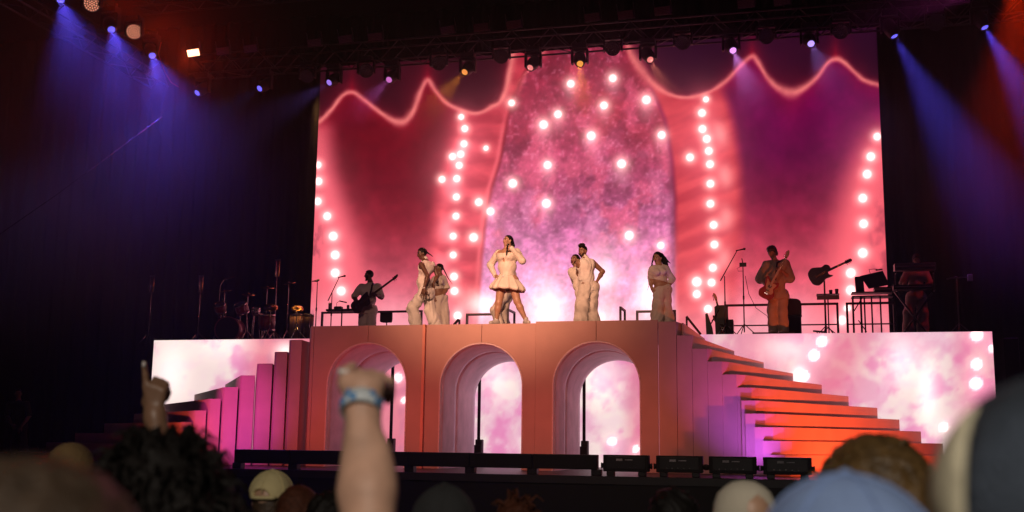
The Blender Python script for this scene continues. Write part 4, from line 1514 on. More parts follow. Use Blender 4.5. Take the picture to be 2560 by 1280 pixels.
skin('dress_bodice', D, 0.009, SATIN, c['o'], c['base'], wr=0.004, wf=9, seed=4)
# bubble skirt with gathered folds
bm = bmesh.new()
hp = c['hips']
NS_ = 96
rings = []
for (dz, rx, fold, tz) in ((0.13, 0.150, 0.002, 0), (0.07, 0.190, 0.005, 0), (0.0, 0.245, 0.009, 0), (-0.06, 0.292, 0.013, 0), (-0.11, 0.325, 0.016, 0.004), (-0.150, 0.338, 0.018, 0.006), (-0.178, 0.328, 0.016, 0.008), (-0.184, 0.290, 0.012, 0.006), (-0.165, 0.24, 0.006, 0)):
    row = []
    for k in range(NS_):
        a = 2 * math.pi * k / NS_
        fo = fold * (math.sin(a * 13 + 0.7 * math.sin(3 * a)) + 0.5 * math.sin(a * 23 + 1))
        rr = rx + fo
        tilt = 0.030 * math.cos(a - 0.4)
        p = hp + np.array([rr * math.cos(a), rr * 0.78 * math.sin(a), dz - tilt * (0.4 - dz) * 1.6 + tz * math.sin(a * 9)])
        row.append(bm.verts.new(Vector(p - c['base'])))
    rings.append(row)
for A_, B_ in zip(rings[:-1], rings[1:]):
    for k in range(NS_):
        fc = bm.faces.new((A_[k], A_[(k + 1) % NS_], B_[(k + 1) % NS_], B_[k]))
        fc.smooth = True
bmesh.ops.recalc_face_normals(bm, faces=bm.faces)
me = bpy.data.meshes.new('dress_skirt')
bm.to_mesh(me)
bm.free()
sk_ = link('dress_skirt', me, SATIN, c['o'])
sk_.modifiers.new('thick', 'SOLIDIFY').thickness = 0.008
for q in 'LR':
    S_ = Body()
    S_.chain([J['s' + q] - c['side'] * (0.0 if q == 'R' else 0.0), J['e' + q], J['w' + q]], [0.073, 0.062, 0.046], 0.04)
    skin('sleeve', S_, 0.009, SATIN, c['o'], c['base'], wr=0.005, wf=10, seed=6)
shoes(c, SHOE)
GEM = mat('gem', (0.9, 0.9, 0.9), 0.05, 0.9, emit=(1, 0.9, 0.7), estr=0.3)
strip([c['hips'] + c['face'] * 0.19 + Z * 0.06, c['hips'] + c['face'] * 0.19 + Z * 0.061], 0.012, 'dress_gem', GEM, c, 0.004)
mb = MB()
m0, m1 = J['wR'] + np.array([-0.075, 0.0, 0.045]), J['wR'] + np.array([-0.09, -0.04, -0.13])
hd = J['hd'] + c['f'] * 0.12 - c['u'] * 0.075
e = empty('microphone', m1, "black handheld microphone held to the singer's mouth", 'microphone')
MB(m1).tube([m1, m0], [0.012, 0.017], 10).build('handle', BLACKM, e)
MB(m1).lathe([(0, 0.017), (0.01, 0.026), (0.03, 0.027), (0.047, 0.018), (0.053, 0.0)], m0, Vector(m0) + (Vector(m0) - Vector(m1)), 12).build('grille', CHROME, e)

# dancer at the left, sleeveless, hand spread on the thigh
c = figure(dict(Y=20.75, floor=FL, skin='dark', fat=0.9, look=(-0.78, -0.55, -0.28), face=(-0.75, -0.65, 0), hup=(0.1, 0, 1),
                label='person dancing in sleeveless white top and wide trousers, hand spread on thigh', toe=(-1, -0.5, 0),
                j=dict(hd=(1055, 634), nk=(1063, 652), sL=(1053, 661, -0.17), sR=(1081, 660, 0.14), eL=(1069, 689, -0.24), eR=(1094, 690, 0.16), wL=(1060, 721, -0.26), wR=(1084, 709, 0.05),
                       ws=(1059, 703), hL=(1060, 732, -0.08), hR=(1072, 729, 0.08), kL=(1031, 770, -0.10), kR=(1074, 774, 0.12), aL=(1041, 815, -0.06), aR=(1092, 815, 0.16)),
                handL=dict(d=(-0.18, 0.05, -1), palm=(0.1, 0.9, 0.1), curl=0.06, spread=0.9, s=1.12), handR=dict(d=(-0.4, 0.1, -0.5), curl=0.6)))
shirt(c, WHITEC, 'sleeveless_top', hem=0.10, wr=0.012, wf=9, collar=True, gap=0.016)
trousers(c, WHITEC, 0.125, 0.108, 0.12, rise=0.05, wr=0.014, wf=8)


def braid(H):
    hd, f, u = c['J']['hd'], c['f'], c['u']
    H.chain([hd - f * 0.10 + u * 0.01, hd - f * 0.17 - u * 0.06, hd - f * 0.21 - u * 0.11], [0.016, 0.011, 0.006], 0.008)


hair_cap(c, HAIRK, 0.007, extra=braid, wr=0.004, wf=60)
shoes(c, SHOE)
wv = np.array(c['J']['wL'])
strip([wv + np.array([-0.028, -0.02, 0.01]), wv + np.array([0.03, -0.02, 0.012])], 0.012, 'bracelet', SHOE, c)

# dancer behind
c = figure(dict(Y=24.3, floor=RZ, skin='brown', fat=0.92, s=0.98, look=(-0.72, -0.62, -0.08), face=(-0.5, -0.85, 0), bust=True,
                label='person with long thin braid and pale crop top behind the sleeveless dancer', toe=(-0.7, -0.8, 0),
                j=dict(hd=(1098, 671), nk=(1100, 688), sL=(1087, 697, -0.1), sR=(1109, 695, 0.04), eL=(1082, 720, -0.08), eR=(1119, 719, 0.08), wL=(1085, 740, -0.14), wR=(1106, 742, -0.08),
                       ws=(1097, 727), hL=(1096, 745, -0.05), hR=(1108, 745, 0.05), kL=(1093, 780, -0.06), kR=(1111, 780, 0.05), aL=(1097, 826, -0.04), aR=(1112, 826, 0.05)),
                handR=dict(d=(-0.7, -0.2, -0.5), palm=(-0.3, 0.8, 0), curl=0.5), handL=dict(curl=0.5)))
J = c['J']
shirt(c, CREAM, 'crop_top', sleeve=2, wr=0.004, crop=(c['ws'] + Z * 0.03, (0.15, 0, -1)), neck=0.02)
trousers(c, CREAM, 0.12, 0.115, 0.12, rise=0.0, wr=0.012)


def braid2(H):
    hd, f, u, r = c['J']['hd'], c['f'], c['u'], c['r']
    H.chain([hd - f * 0.10 + u * 0.01, hd - f * 0.15 - u * 0.10, hd - f * 0.22 - u * 0.24, hd - f * 0.31 - u * 0.37], [0.016, 0.013, 0.011, 0.005], 0.008)


hair_cap(c, HAIRK, 0.006, extra=braid2, wr=0.003)
shoes(c, SHOE)

# dancer mostly hidden behind the singer
c = figure(dict(Y=22.6, floor=FL, skin='brown', fat=0.95, s=0.97, look=(-0.8, -0.5, 0), face=(-0.75, -0.65, 0),
                label='person in pale trousers lunging behind the singer, only bent legs showing', toe=(-1, -0.5, 0),
                j=dict(hd=(1273, 664), nk=(1273, 678), sL=(1264, 684, -0.12), sR=(1282, 684, 0.12), eL=(1263, 704, -0.14), eR=(1284, 704, 0.12), wL=(1260, 722, -0.16), wR=(1278, 722, 0.02),
                       ws=(1273, 708), hL=(1268, 728, -0.07), hR=(1274, 728, 0.07), kL=(1238, 775, -0.12), kR=(1256, 783, 0.10), aL=(1256, 821, -0.10), aR=(1274, 821, 0.14)),
                handL=dict(curl=0.5), handR=dict(curl=0.5)))
shirt(c, CREAM, 'pale_top', sleeve=1, hem=0.02)
trousers(c, CREAM, 0.115, 0.10, 0.10, wr=0.012)
hair_cap(c, HAIRK, 0.007, wr=0.004)
shoes(c, SHOE)

# the two men dancing close together
c = figure(dict(Y=20.75, floor=FL, skin='brown', fat=1.0, look=(-0.35, -0.92, -0.22), face=(-0.4, -0.9, 0),
                label='person with tall dark hair and short beard in white sleeveless shirt and cream trousers', toe=(-0.8, -0.7, 0),
                j=dict(hd=(1457, 628), nk=(1463, 648), sL=(1447, 656, -0.08), sR=(1481, 655, 0.06), eL=(1446, 684, 0.16), eR=(1507, 679, 0.16), wL=(1460, 704, 0.16), wR=(1492, 704, 0.0),
                       ws=(1466, 693), hL=(1464, 719, -0.04), hR=(1482, 718, 0.06), kL=(1455, 764, -0.16), kR=(1476, 768, 0.02), aL=(1452, 809, -0.06), aR=(1484, 809, 0.10)),
                handR=dict(d=(-0.3, -0.35, -0.9), palm=(-0.3, 0.9, 0), curl=0.25, spread=0.3, thumb=-1), handL=dict(curl=0.5)))
shirt(c, WHITEC, 'sleeveless_shirt', hem=0.04, wr=0.012, wf=9, collar=True, gap=0.018)
trousers(c, CREAM, 0.13, 0.125, 0.14, rise=0.05, wr=0.016, wf=8)


def quiff(H):
    hd, f, u, r = c['J']['hd'], c['f'], c['u'], c['r']
    H.ell(hd + u * 0.118 + f * 0.02, (r, f, u), (0.066, 0.075, 0.040), 0.03)


hair_cap(c, HAIRK, 0.005, extra=quiff, wr=0.008, wf=50)
strip([c['J']['hd'] - c['u'] * 0.04 + c['f'] * 0.07 - c['r'] * 0.05, c['J']['hd'] - c['u'] * 0.10 + c['f'] * 0.078, c['J']['hd'] - c['u'] * 0.04 + c['f'] * 0.07 + c['r'] * 0.05], 0.014, 'beard', HAIRK, c, 0.006)
shoes(c, SHOE)
c = figure(dict(Y=21.55, floor=FL, skin='brown', fat=0.95, look=(-0.55, -0.82, 0.12), face=(-0.35, -0.95, 0), mouth=True,
                label='person with mouth wide open in pale top, half hidden behind the bearded dancer', toe=(-0.8, -0.6, 0),
                j=dict(hd=(1438, 650), nk=(1442, 668), sL=(1429, 678, -0.06), sR=(1457, 680, 0.06), eL=(1437, 704, 0.14), eR=(1466, 702, 0.14), wL=(1452, 722, 0.14), wR=(1470, 722, 0.10),
                       ws=(1451, 714), hL=(1453, 733, -0.03), hR=(1468, 731, 0.05), kL=(1456, 772, -0.02), kR=(1474, 772, 0.03), aL=(1458, 814, 0.0), aR=(1480, 814, 0.06)),
                handL=dict(curl=0.6), handR=dict(curl=0.6)))
shirt(c, CREAM, 'pale_top', sleeve=1.0, hem=0.03, wr=0.006, loose=0.008)
trousers(c, CREAM, 0.115, 0.11, 0.115, wr=0.01)
hair_cap(c, HAIRK, 0.007, wr=0.004, wf=60)
strip([c['J']['hd'] - c['u'] * 0.05 + c['f'] * 0.055 - c['r'] * 0.055, c['J']['hd'] - c['u'] * 0.11 + c['f'] * 0.055, c['J']['hd'] - c['u'] * 0.05 + c['f'] * 0.055 + c['r'] * 0.055], 0.012, 'beard', HAIRK, c, 0.006)
strip([np.array(P(1445, 738, 21.4)), np.array(P(1444, 752, 21.4))], [0.008, 0.012], 'waist_tassel', WHITEC, c)
shoes(c, SHOE)

# dancer on the right with flying hair
c = figure(dict(Y=20.6, floor=FL, skin='tan', fat=0.96, s=0.98, look=(-0.42, -0.88, -0.20), face=(-0.35, -0.9, 0), bust=True,
                label='person with long dark hair flying, dancing in a pale long-sleeved crop top with fringed side', toe=(-0.6, -0.8, 0),
                j=dict(hd=(1644, 645), nk=(1648, 664), sL=(1632, 673, -0.06), sR=(1664, 671, 0.05), eL=(1626, 699, -0.02), eR=(1681, 698, 0.10), wL=(1629, 720, -0.12), wR=(1667, 722, -0.04),
                       ws=(1649, 702), hL=(1648, 724, -0.04), hR=(1664, 722, 0.05), kL=(1645, 764, -0.10), kR=(1665, 768, 0.05), aL=(1642, 808, -0.08), aR=(1671, 808, 0.08)),
                handR=dict(d=(-0.25, -0.2, -0.9), palm=(-0.4, 0.8, 0), curl=0.45), handL=dict(d=(0.5, -0.2, -0.7), palm=(0.3, 0.8, 0), curl=0.5)))
J = c['J']
shirt(c, WHITEC, 'crop_top', sleeve=2, wr=0.004, crop=(c['ws'] - Z * 0.005, (-0.22, 0, -1)), neck=0.01)
trousers(c, CREAM, 0.118, 0.105, 0.125, rise=0.01, wr=0.014, wf=8)


def flow(H):
    hd, f, u, r = c['J']['hd'], c['f'], c['u'], c['r']
    X = np.array([1.0, 0, 0])
    for i in range(9):
        t = i / 8
        e0 = hd - f * 0.06 + X * 0.05 + u * (0.06 - 0.10 * t)
        e1 = hd + X * (0.125 + 0.02 * math.sin(i * 2.1)) + u * (0.0 - 0.13 * t)
        e2 = hd + X * (0.20 + 0.035 * math.sin(i * 1.7) - 0.05 * t) + u * (-0.09 - 0.17 * t)
        H.chain([e0, e1, e2], [0.030, 0.020, 0.004], 0.02)
    for i in range(4):
        e0 = hd - X * 0.06 + u * (0.04 - 0.02 * i) + f * 0.03
        H.chain([e0, hd - X * (0.10 + 0.01 * i) + u * (-0.04 - 0.03 * i), hd - X * (0.125 - 0.012 * i) + u * (-0.11 - 0.05 * i)], [0.012, 0.008, 0.004], 0.01)


hair_cap(c, HAIRK, 0.010, extra=flow, wr=0.004, wf=60)
for i, (a0, a1, a2) in enumerate((((1626, 686), (1622, 690), (1617, 691)), ((1624, 690), (1623, 700), (1621, 712)), ((1625, 702), (1622, 716), (1618, 726)), ((1632, 722), (1633, 732), (1632, 741)))):
    strip([np.array(P(*a0, 20.5)), np.array(P(*a1, 20.48)), np.array(P(*a2, 20.46))], [0.007, 0.006, 0.005], 'fringe_cord', WHITEC, c)
shoes(c, SHOE)


# ------------------------------------------------------------------ guitars
def outline(pts, n=6):
    q = smooth_pts(list(pts) + [pts[0]], n)[:-1]
    return q


SUNB = mat('red_guitar_lacquer', (0.32, 0.028, 0.02), 0.45, var=0.2, spec=0.25)
DARKG = mat('dark_guitar_lacquer', (0.035, 0.012, 0.01), 0.35, spec=0.4)
PICKG = mat('cream_pickguard', (0.62, 0.47, 0.30), 0.5)
MAPLE = mat('maple_neck', (0.55, 0.33, 0.15), 0.35)
ROSE = mat('rosewood', (0.07, 0.03, 0.018), 0.45)
STRAP = mat('guitar_strap_webbing', (0.02, 0.016, 0.02), 0.8)


def guitar(name, label, cat, origin, ex, nrmv, L, kind, body_m, neck_m):
    """origin: middle of the body; ex: along the neck; nrmv: towards the viewer; L: body middle to headstock end"""
    ex = nrm(ex)
    ez = nrm(np.array(nrmv) - ex * np.dot(nrmv, ex))
    ey = np.cross(ez, ex)
    o_ = np.array(origin)
    e = empty(name, Vector(o_), label, cat)
    if kind == 'solid':
        out = outline([(-0.23, 0.0), (-0.21, 0.12), (-0.10, 0.165), (0.02, 0.115), (0.12, 0.15), (0.235, 0.155), (0.20, 0.075), (0.15, 0.0), (0.175, -0.075), (0.205, -0.125), (0.12, -0.15), (0.03, -0.11), (-0.09, -0.17), (-0.20, -0.13)])
        t = 0.045
    elif kind == 'bass':
        out = outline([(-0.25, 0.0), (-0.225, 0.12), (-0.12, 0.165), (0.0, 0.11), (0.12, 0.14), (0.28, 0.155), (0.24, 0.085), (0.17, 0.0), (0.19, -0.07), (0.22, -0.12), (0.12, -0.145), (0.02, -0.105), (-0.10, -0.165), (-0.21, -0.12)])
        t = 0.045
    else:
        out = outline([(-0.26, 0.0), (-0.235, 0.13), (-0.12, 0.20), (0.0, 0.165), (0.08, 0.135), (0.17, 0.15), (0.235, 0.10), (0.235, 0.02), (0.16, -0.025), (0.155, -0.08), (0.215, -0.135), (0.13, -0.14), (0.05, -0.135), (-0.02, -0.165), (-0.13, -0.20), (-0.235, -0.13)])
        t = 0.075
    MB(o_).plate(out, o_, ex, ey, ez, -t / 2, t / 2, bev=0.01).build('body', body_m, e)
    if kind == 'solid':
        pg = outline([(-0.08, 0.02), (-0.10, -0.09), (-0.03, -0.12), (0.03, -0.085), (0.13, -0.11), (0.14, -0.04), (0.135, 0.05), (0.18, 0.12), (0.10, 0.10), (0.02, 0.075)])
        MB(o_).plate(pg, o_, ex, ey, ez, t / 2 + 0.001, t / 2 + 0.004).build('pickguard', PICKG, e)
    hs = L - 0.16
    MB(o_).plate([(0.10, -0.027), (0.10, 0.027), (hs, 0.021), (hs, -0.021)], o_, ex, ey, ez, t / 2 + 0.002, t / 2 + 0.026, bev=0.004).build('neck', neck_m, e)
    if kind != 'acoustic':
        h_ = outline([(hs, -0.022), (hs, 0.022), (hs + 0.05, 0.035), (hs + 0.15, 0.045), (hs + 0.175, 0.02), (hs + 0.14, -0.012), (hs + 0.06, -0.03)], 3)
    else:
        h_ = [(hs, -0.022), (hs, 0.022), (hs + 0.03, 0.034), (hs + 0.15, 0.034), (hs + 0.17, 0.0), (hs + 0.15, -0.034), (hs + 0.03, -0.034)]
    hsx = MB(o_).plate(h_, o_, ex, ey, ez, t / 2 - 0.008, t / 2 + 0.01, bev=0.003).build('headstock', neck_m if kind != 'acoustic' else DARKG, e)
    for i in range(4 if kind == 'bass' else 6):
        if kind == 'bass':
            p = o_ + ex * (hs + 0.03 + 0.045 * (i // 2)) + ey * (0.055 if i % 2 else -0.045)
        elif kind == 'solid':
            p = o_ + ex * (hs + 0.02 + 0.022 * i) + ey * 0.055
        else:
            p = o_ + ex * (hs + 0.04 + 0.04 * (i // 2)) + ey * (0.045 if i % 2 else -0.045)
        MB(o_).lathe([(-0.006, 0), (-0.006, 0.010), (0.006, 0.010), (0.006, 0)], p, p + ez, 8).build('tuning_peg', CHROME, hsx)
    for q in ((0.06, 0.09, -0.02) if kind != 'acoustic' else ()):
        MB(o_).plate([(q - 0.035, -0.04), (q - 0.035, 0.04), (q - 0.018, 0.04), (q - 0.018, -0.04)], o_, ex, ey, ez, t / 2 + 0.004, t / 2 + 0.012).build('pickup', BLACKM, e)
    MB(o_).plate([(-0.13, -0.04), (-0.13, 0.04), (-0.10, 0.04), (-0.10, -0.04)], o_, ex, ey, ez, t / 2 + 0.001, t / 2 + 0.014).build('bridge', CHROME if kind != 'acoustic' else ROSE, e)
    st = MB(o_)
    for i in range(4 if kind == 'bass' else 6):
        y = (i - (1.5 if kind == 'bass' else 2.5)) * (0.011 if kind == 'bass' else 0.0075)
        st.tube([o_ + ex * -0.115 + ey * y + ez * (t / 2 + 0.017), o_ + ex * (hs + 0.02) + ey * y * 0.7 + ez * (t / 2 + 0.029)], 0.0011, 4, caps=False)
    st.build('strings', CHROME, e)
    return e


# guitarist on the right
c = figure(dict(Y=24.1, floor=RZ + 0.03, skin='tan', fat=1.02, s=1.04, look=(-0.62, -0.66, -0.40), face=(-0.25, -1, 0),
                label='person with thick dark hair playing a red electric guitar in a loose open beige shirt', toe=(-0.3, -1, 0),
                j=dict(hd=(1930, 631), nk=(1937, 653), sL=(1918, 664, -0.02), sR=(1961, 661, 0.03), eL=(1902, 697, 0.02), eR=(1974, 695, -0.02), wL=(1916, 716, -0.22), wR=(1956, 678, -0.26),
                       ws=(1941, 700), hL=(1934, 737), hR=(1957, 736), kL=(1930, 778, -0.03), kR=(1957, 778, -0.02), aL=(1933, 822), aR=(1960, 822)),
                handL=dict(d=(0.8, -0.1, -0.35), palm=(0.1, 0.9, -0.1), curl=0.55), handR=dict(d=(-0.55, -0.1, 0.3), palm=(0.1, 0.75, 0.3), curl=0.8)))
J = c['J']
shirt(c, BEIGE, 'open_shirt', sleeve=1.12, hem=0.06, wr=0.008, loose=0.030, gap=0.024, neck=0.05, sgap=0.028)
trousers(c, BEIGE, 0.115, 0.098, 0.105, wr=0.008)


def mop(H):
    hd, f, u, r = c['J']['hd'], c['f'], c['u'], c['r']
    H.ell(hd + u * 0.075 - f * 0.01, (r, f, u), (0.095, 0.105, 0.075), 0.03)
    H.ell(hd - f * 0.07 - u * 0.03, (r, f, u), (0.085, 0.05, 0.08), 0.03)


hair_cap(c, HAIRB, 0.012, extra=mop, wr=0.012, wf=32)
shoes(c, SHOE)
gc = np.array(P(1922, 722, 23.75))
gt = np.array(P(1974, 629, 23.75))
guitar('electric_guitar', 'red electric guitar with cream pickguard played by the person in the beige shirt', 'guitar', gc, gt - gc, (0, -1, 0.1), np.linalg.norm(gt - gc), 'solid', SUNB, MAPLE)
strip([gc + np.array([0.14, 0.05, 0.20]), c['shm'] + np.array([0.03, -0.16, 0.02]), J['sR'] + np.array([-0.06, -0.06, 0.075]), J['sR'] + np.array([-0.08, 0.10, 0.02])], 0.018, 'guitar_strap', STRAP, c)
e = MB((P(1934, 828, 23.9).x, 23.95, RZ)).box((P(1934, 828, 23.9).x, 23.95, RZ + 0.015), (0.86, 0.7, 0.03), bev=0.006).build('foot_mat', BLACK, loc=(P(1934, 828, 23.9).x, 23.95, RZ))
tag(e, 'thin black mat under the person in the beige shirt', 'mat')
# rebuild the mesh round its own origin
# bass player
c = figure(dict(Y=24.2, floor=RZ, skin='dark', fat=1.16, s=1.0, look=(-0.86, -0.48, -0.05), face=(-0.12, -1, 0), jaw=1.1,
                label='bearded person in cream short-sleeved shirt playing a dark bass guitar', toe=(-0.2, -1, 0),
                j=dict(hd=(922, 688), nk=(926, 707), sL=(903, 718), sR=(945, 717), eL=(884, 743, 0.03), eR=(954, 744, 0.02), wL=(897, 758, -0.20), wR=(941, 738, -0.24),
                       ws=(921, 748), hL=(910, 774), hR=(929, 774), kL=(907, 806, -0.03), kR=(929, 806, -0.03), aL=(906, 842), aR=(931, 842)),
                handL=dict(d=(0.8, -0.15, -0.3), palm=(0.1, 0.9, 0), curl=0.6), handR=dict(d=(-0.6, -0.1, 0.2), palm=(0.1, 0.75, 0.3), curl=0.8)))
J = c['J']
shirt(c, CREAM, 'short_sleeved_shirt', sleeve=0.85, hem=0.06, wr=0.006, loose=0.012, gap=0.018)
trousers(c, CREAM, 0.11, 0.10, 0.105, wr=0.008)
hair_cap(c, HAIRK, 0.010, wr=0.005, wf=70)
strip([J['hd'] - c['u'] * 0.03 + c['f'] * 0.045 - c['r'] * 0.062, J['hd'] - c['u'] * 0.105 + c['f'] * 0.055 - c['r'] * 0.03, J['hd'] - c['u'] * 0.118 + c['f'] * 0.065, J['hd'] - c['u'] * 0.105 + c['f'] * 0.055 + c['r'] * 0.03, J['hd'] - c['u'] * 0.03 + c['f'] * 0.045 + c['r'] * 0.062], 0.022, 'beard', HAIRK, c, 0.007)
shoes(c, SHOE)
gc = np.array(P(902, 760, 23.82))
gt = np.array(P(996, 690, 23.78))
guitar('bass_guitar', 'dark bass guitar with long neck held by the bearded person in cream', 'bass guitar', gc, gt - gc, (0, -1, 0.15), np.linalg.norm(gt - gc), 'bass', DARKG, ROSE)
strip([gc + np.array([0.20, 0.05, 0.22]), J['sR'] + np.array([-0.10, -0.12, 0.02]), J['sR'] + np.array([-0.12, -0.02, 0.075]), J['sR'] + np.array([-0.12, 0.11, 0.0])], 0.020, 'guitar_strap', STRAP, c)

# keyboard player in the shade
c = figure(dict(Y=25.3, floor=RZ, skin='tan', fat=1.0, look=(-0.2, -0.9, -0.35), face=(0, -1, 0),
                label='person standing in the shade behind the keyboards in a pale shirt and trousers', toe=(0, -1, 0),
                j=dict(hd=(2292, 650), nk=(2291, 672), sL=(2268, 683), sR=(2314, 683), eL=(2256, 708, -0.10), eR=(2325, 707, -0.10), wL=(2272, 720, -0.34), wR=(2308, 720, -0.34),
                       ws=(2290, 715), hL=(2280, 742), hR=(2302, 742), kL=(2272, 782, -0.03), kR=(2307, 782, -0.03), aL=(2268, 820), aR=(2306, 820)),
                handL=dict(d=(0.1, -1, -0.1), palm=(0, 0, -1), curl=0.4), handR=dict(d=(-0.1, -1, -0.1), palm=(0, 0, -1), curl=0.4)))
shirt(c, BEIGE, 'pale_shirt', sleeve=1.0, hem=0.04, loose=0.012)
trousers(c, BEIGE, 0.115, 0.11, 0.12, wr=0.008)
hair_cap(c, HAIRK, 0.02, wr=0.01, wf=40)
shoes(c, SHOED)

# stagehand in the left wing
c = figure(dict(Y=24.5, floor=DZ, skin='brown', fat=1.05, look=(0.5, -0.8, -0.1), face=(0.4, -0.9, 0), h=0.012,
                label='person in dark clothes standing in the left wing beside the stage', toe=(0.3, -1, 0),
                j=dict(hd=(46, 984), nk=(46, 1001), sL=(26, 1010), sR=(66, 1010), eL=(18, 1038), eR=(73, 1040), wL=(30, 1062, -0.2), wR=(52, 1068, -0.2),
                       ws=(46, 1040), hL=(38, 1064), hR=(56, 1064), kL=(38, 1100), kR=(57, 1100), aL=(36, 1138), aR=(60, 1138)),
                handL=dict(curl=0.5), handR=dict(curl=0.5)))
DARKC = mat('dark_cotton', (0.025, 0.022, 0.025), 0.9, bump=0.3)
shirt(c, DARKC, 'dark_shirt', sleeve=0.9, hem=0.05, loose=0.01)
trousers(c, DARKC, 0.11, 0.10, 0.10)
hair_cap(c, HAIRK, 0.008)
shoes(c, SHOED)

# ------------------------------------------------------------------ handrails
RAILM = mat('dark_rail_paint', (0.03, 0.012, 0.03), 0.5)


def rail(pts_px, Y, floor, label, mid=None, w=0.05, Y2=None):
    """top bar through photo points at depth Y, with a post at each end"""
    a = P(pts_px[0][0], pts_px[0][1], Y)
    b = P(pts_px[1][0], pts_px[1][1], Y2 or Y)
    b.z = a.z = (a.z + b.z) / 2
    e = empty('handrail', (a.x, a.y, floor), label, 'handrail', 'dark handrails on the stage')
    o_ = (a.x, a.y, floor)
    d = (b - a)
    L = d.length
    rot = d.to_track_quat('X', 'Z').to_matrix()
    MB(o_).box((a + b) / 2, (L + w, w, w), rot, 0.006).build('top_bar', RAILM, e)
    n = max(1, int(round(L / 1.6)))
    for i in range(n + 1):
        p = a + d * i / n
        MB(o_).box((p.x, p.y, (floor + a.z - w / 2) / 2), (w, w, a.z - w / 2 - floor - 0.002), rot, 0.004).build('post', RAILM, e)
    if mid:
        for i in range(n):
            p, q = a + d * i / n, a + d * (i + 1) / n
            zc = floor + (a.z - floor) * mid
            MB(o_).box(((p.x + q.x) / 2, (p.y + q.y) / 2, zc), (L / n - w - 0.004, 0.028, 0.028), rot).build('mid_bar', RAILM, e)
    return e


rail(((806, 782), (1054, 778)), 24.75, RZ, 'dark handrail behind the bass player', None)
rail(((1168, 787), (1262, 785)), 22.95, FL, 'low dark handrail just left of the singer')
rail(((1270, 773), (1286, 783)), 22.6, FL, 'narrow dark handrail end seen between the legs of the singer', None, 0.045, 23.2)
rail(((1551, 769), (1562, 777)), 22.6, FL, 'narrow dark handrail end between the two men and the right dancer', None, 0.045, 23.2)
rail(((1593, 779), (1687, 778)), 22.95, FL, 'low dark handrail behind the dancer with flying hair')
rail(((1817, 764), (2093, 759)), 25.1, RZ, 'long dark handrail behind the guitarist', 0.42)
rail(((2117, 759), (2235, 757)), 25.1, RZ, 'dark handrail behind the keyboard table', 0.42)
for (x0, y0, x1, y1, lab) in ((1130, 818, 1147, 798, 'slanted dark stair rail end behind the left dancers'), (1716, 791, 1752, 836, 'slanted dark stair rail right of the platform')):
    a, b = P(x0, y0, 23.35), P(x1, y1, 23.35)
    if a.z > b.z:
        a, b = b, a
    o_ = Vector((a.x, a.y, a.z))
    d = b - a
    low = a - d.normalized() * ((a.z - (RZ if x0 > 1500 else RZ)) / max(d.normalized().z, 0.1) if a.z > RZ else 0)
    e = empty('stair_rail', low, lab, 'handrail')
    MB(low).box((low + b) / 2, ((b - low).length, 0.05, 0.05), (b - low).to_track_quat('X', 'Z').to_matrix(), 0.005).build('slanted_bar', RAILM, e)
    MB(low).box((b.x, b.y + 0.052, (b.z + RZ) / 2), (0.04, 0.04, b.z - RZ - 0.004)).build('post', RAILM, e)


# ------------------------------------------------------------------ stands and small furniture of the band
def tripod(e, o_, base, h=0.28, r=0.30, m=BLACKM, a0=0.3):
    for k in range(3):
        a = a0 + 2 * math.pi * k / 3
        MB(o_).tube([base + Vector((0, 0, h)), base + Vector((r * math.cos(a), r * math.sin(a), 0.012))], 0.010, 6).build('leg', m, e)


def mic_stand(px_, py_, Y, floor, top, boom0, boom1, label, mic=True):
    base = P(px_, py_, Y)
    base.z = floor
    t = P(top[0], top[1], Y)
    t.x, t.y = base.x, Y
    e = empty('microphone_stand', base, label, 'microphone stand')
    tripod(e, base, base)
    MB(base).tube([base + Vector((0, 0, 0.1)), base + Vector((0, 0, (t.z - floor) * 0.55)), t], [0.014, 0.014, 0.010], 8).build('pole', BLACKM, e)
    MB(base).lathe([(-0.04, 0), (-0.04, 0.020), (0.04, 0.020), (0.04, 0)], base + Vector((0, 0, (t.z - floor) * 0.55)), t, 10).build('clutch', RUBBER, e)
    if boom0:
        b0, b1 = P(boom0[0], boom0[1], Y), P(boom1[0], boom1[1], Y)
        MB(base).tube([b0, b1], [0.009, 0.013], 7).build('boom', BLACKM, e)
        if mic:
            d = Vector((1, -0.3, 0.12)).normalized()
            MB(base).tube([b0 - d * 0.03, b0 + d * 0.14], [0.012, 0.018], 8).lathe([(0, 0.018), (0.012, 0.026), (0.035, 0.026), (0.05, 0.012), (0.053, 0)], b0 + d * 0.14, b0 + d, 12).build('microphone', RUBBER, e)
    return e, base, t


mic_stand(827, 815, 24.0, RZ, (830, 733), (848, 693), (820, 752), 'black microphone stand with raised boom beside the bass player')
mic_stand(789, 815, 24.6, RZ, (791, 706), (783, 703), (795, 704), 'black microphone stand at the edge of the tall screen by the drums')
mic_stand(1814, 830, 24.3, RZ, (1813, 690), (1843, 626), (1801, 702), 'black microphone stand with raised boom left of the guitarist')
e, base, t = mic_stand(1861, 830, 24.3, RZ, (1861, 664), None, None, 'thin black stand holding a small device left of the guitarist')
MB(base).box(t + Vector((0, 0, 0.02)), (0.15, 0.05, 0.09), bev=0.01).build('device_box', RUBBER, e)
MB(base).tube([t + Vector((0, 0, 0.05)), t + Vector((-0.02, 0, 0.16))], 0.012, 6).build('antenna', RUBBER, e)
MB(base).tube([t + Vector((-0.05, 0, -0.02)), t + Vector((-0.13, 0, -0.06)), t + Vector((-0.10, 0, -0.12)), t + Vector((0, 0, -0.12))], 0.005, 5).build('loop_cable', RUBBER, e)
cable([P(1863, 690, 24.3), P(1872, 735, 24.3), P(1890, 770, 24.35), P(1918, 790, 24.35), P(1926, 815, 24.35), P(1928, 826, 24.35)], 0.007, RUBBER, 'thin black cable hanging from the small device to the floor by the guitarist')

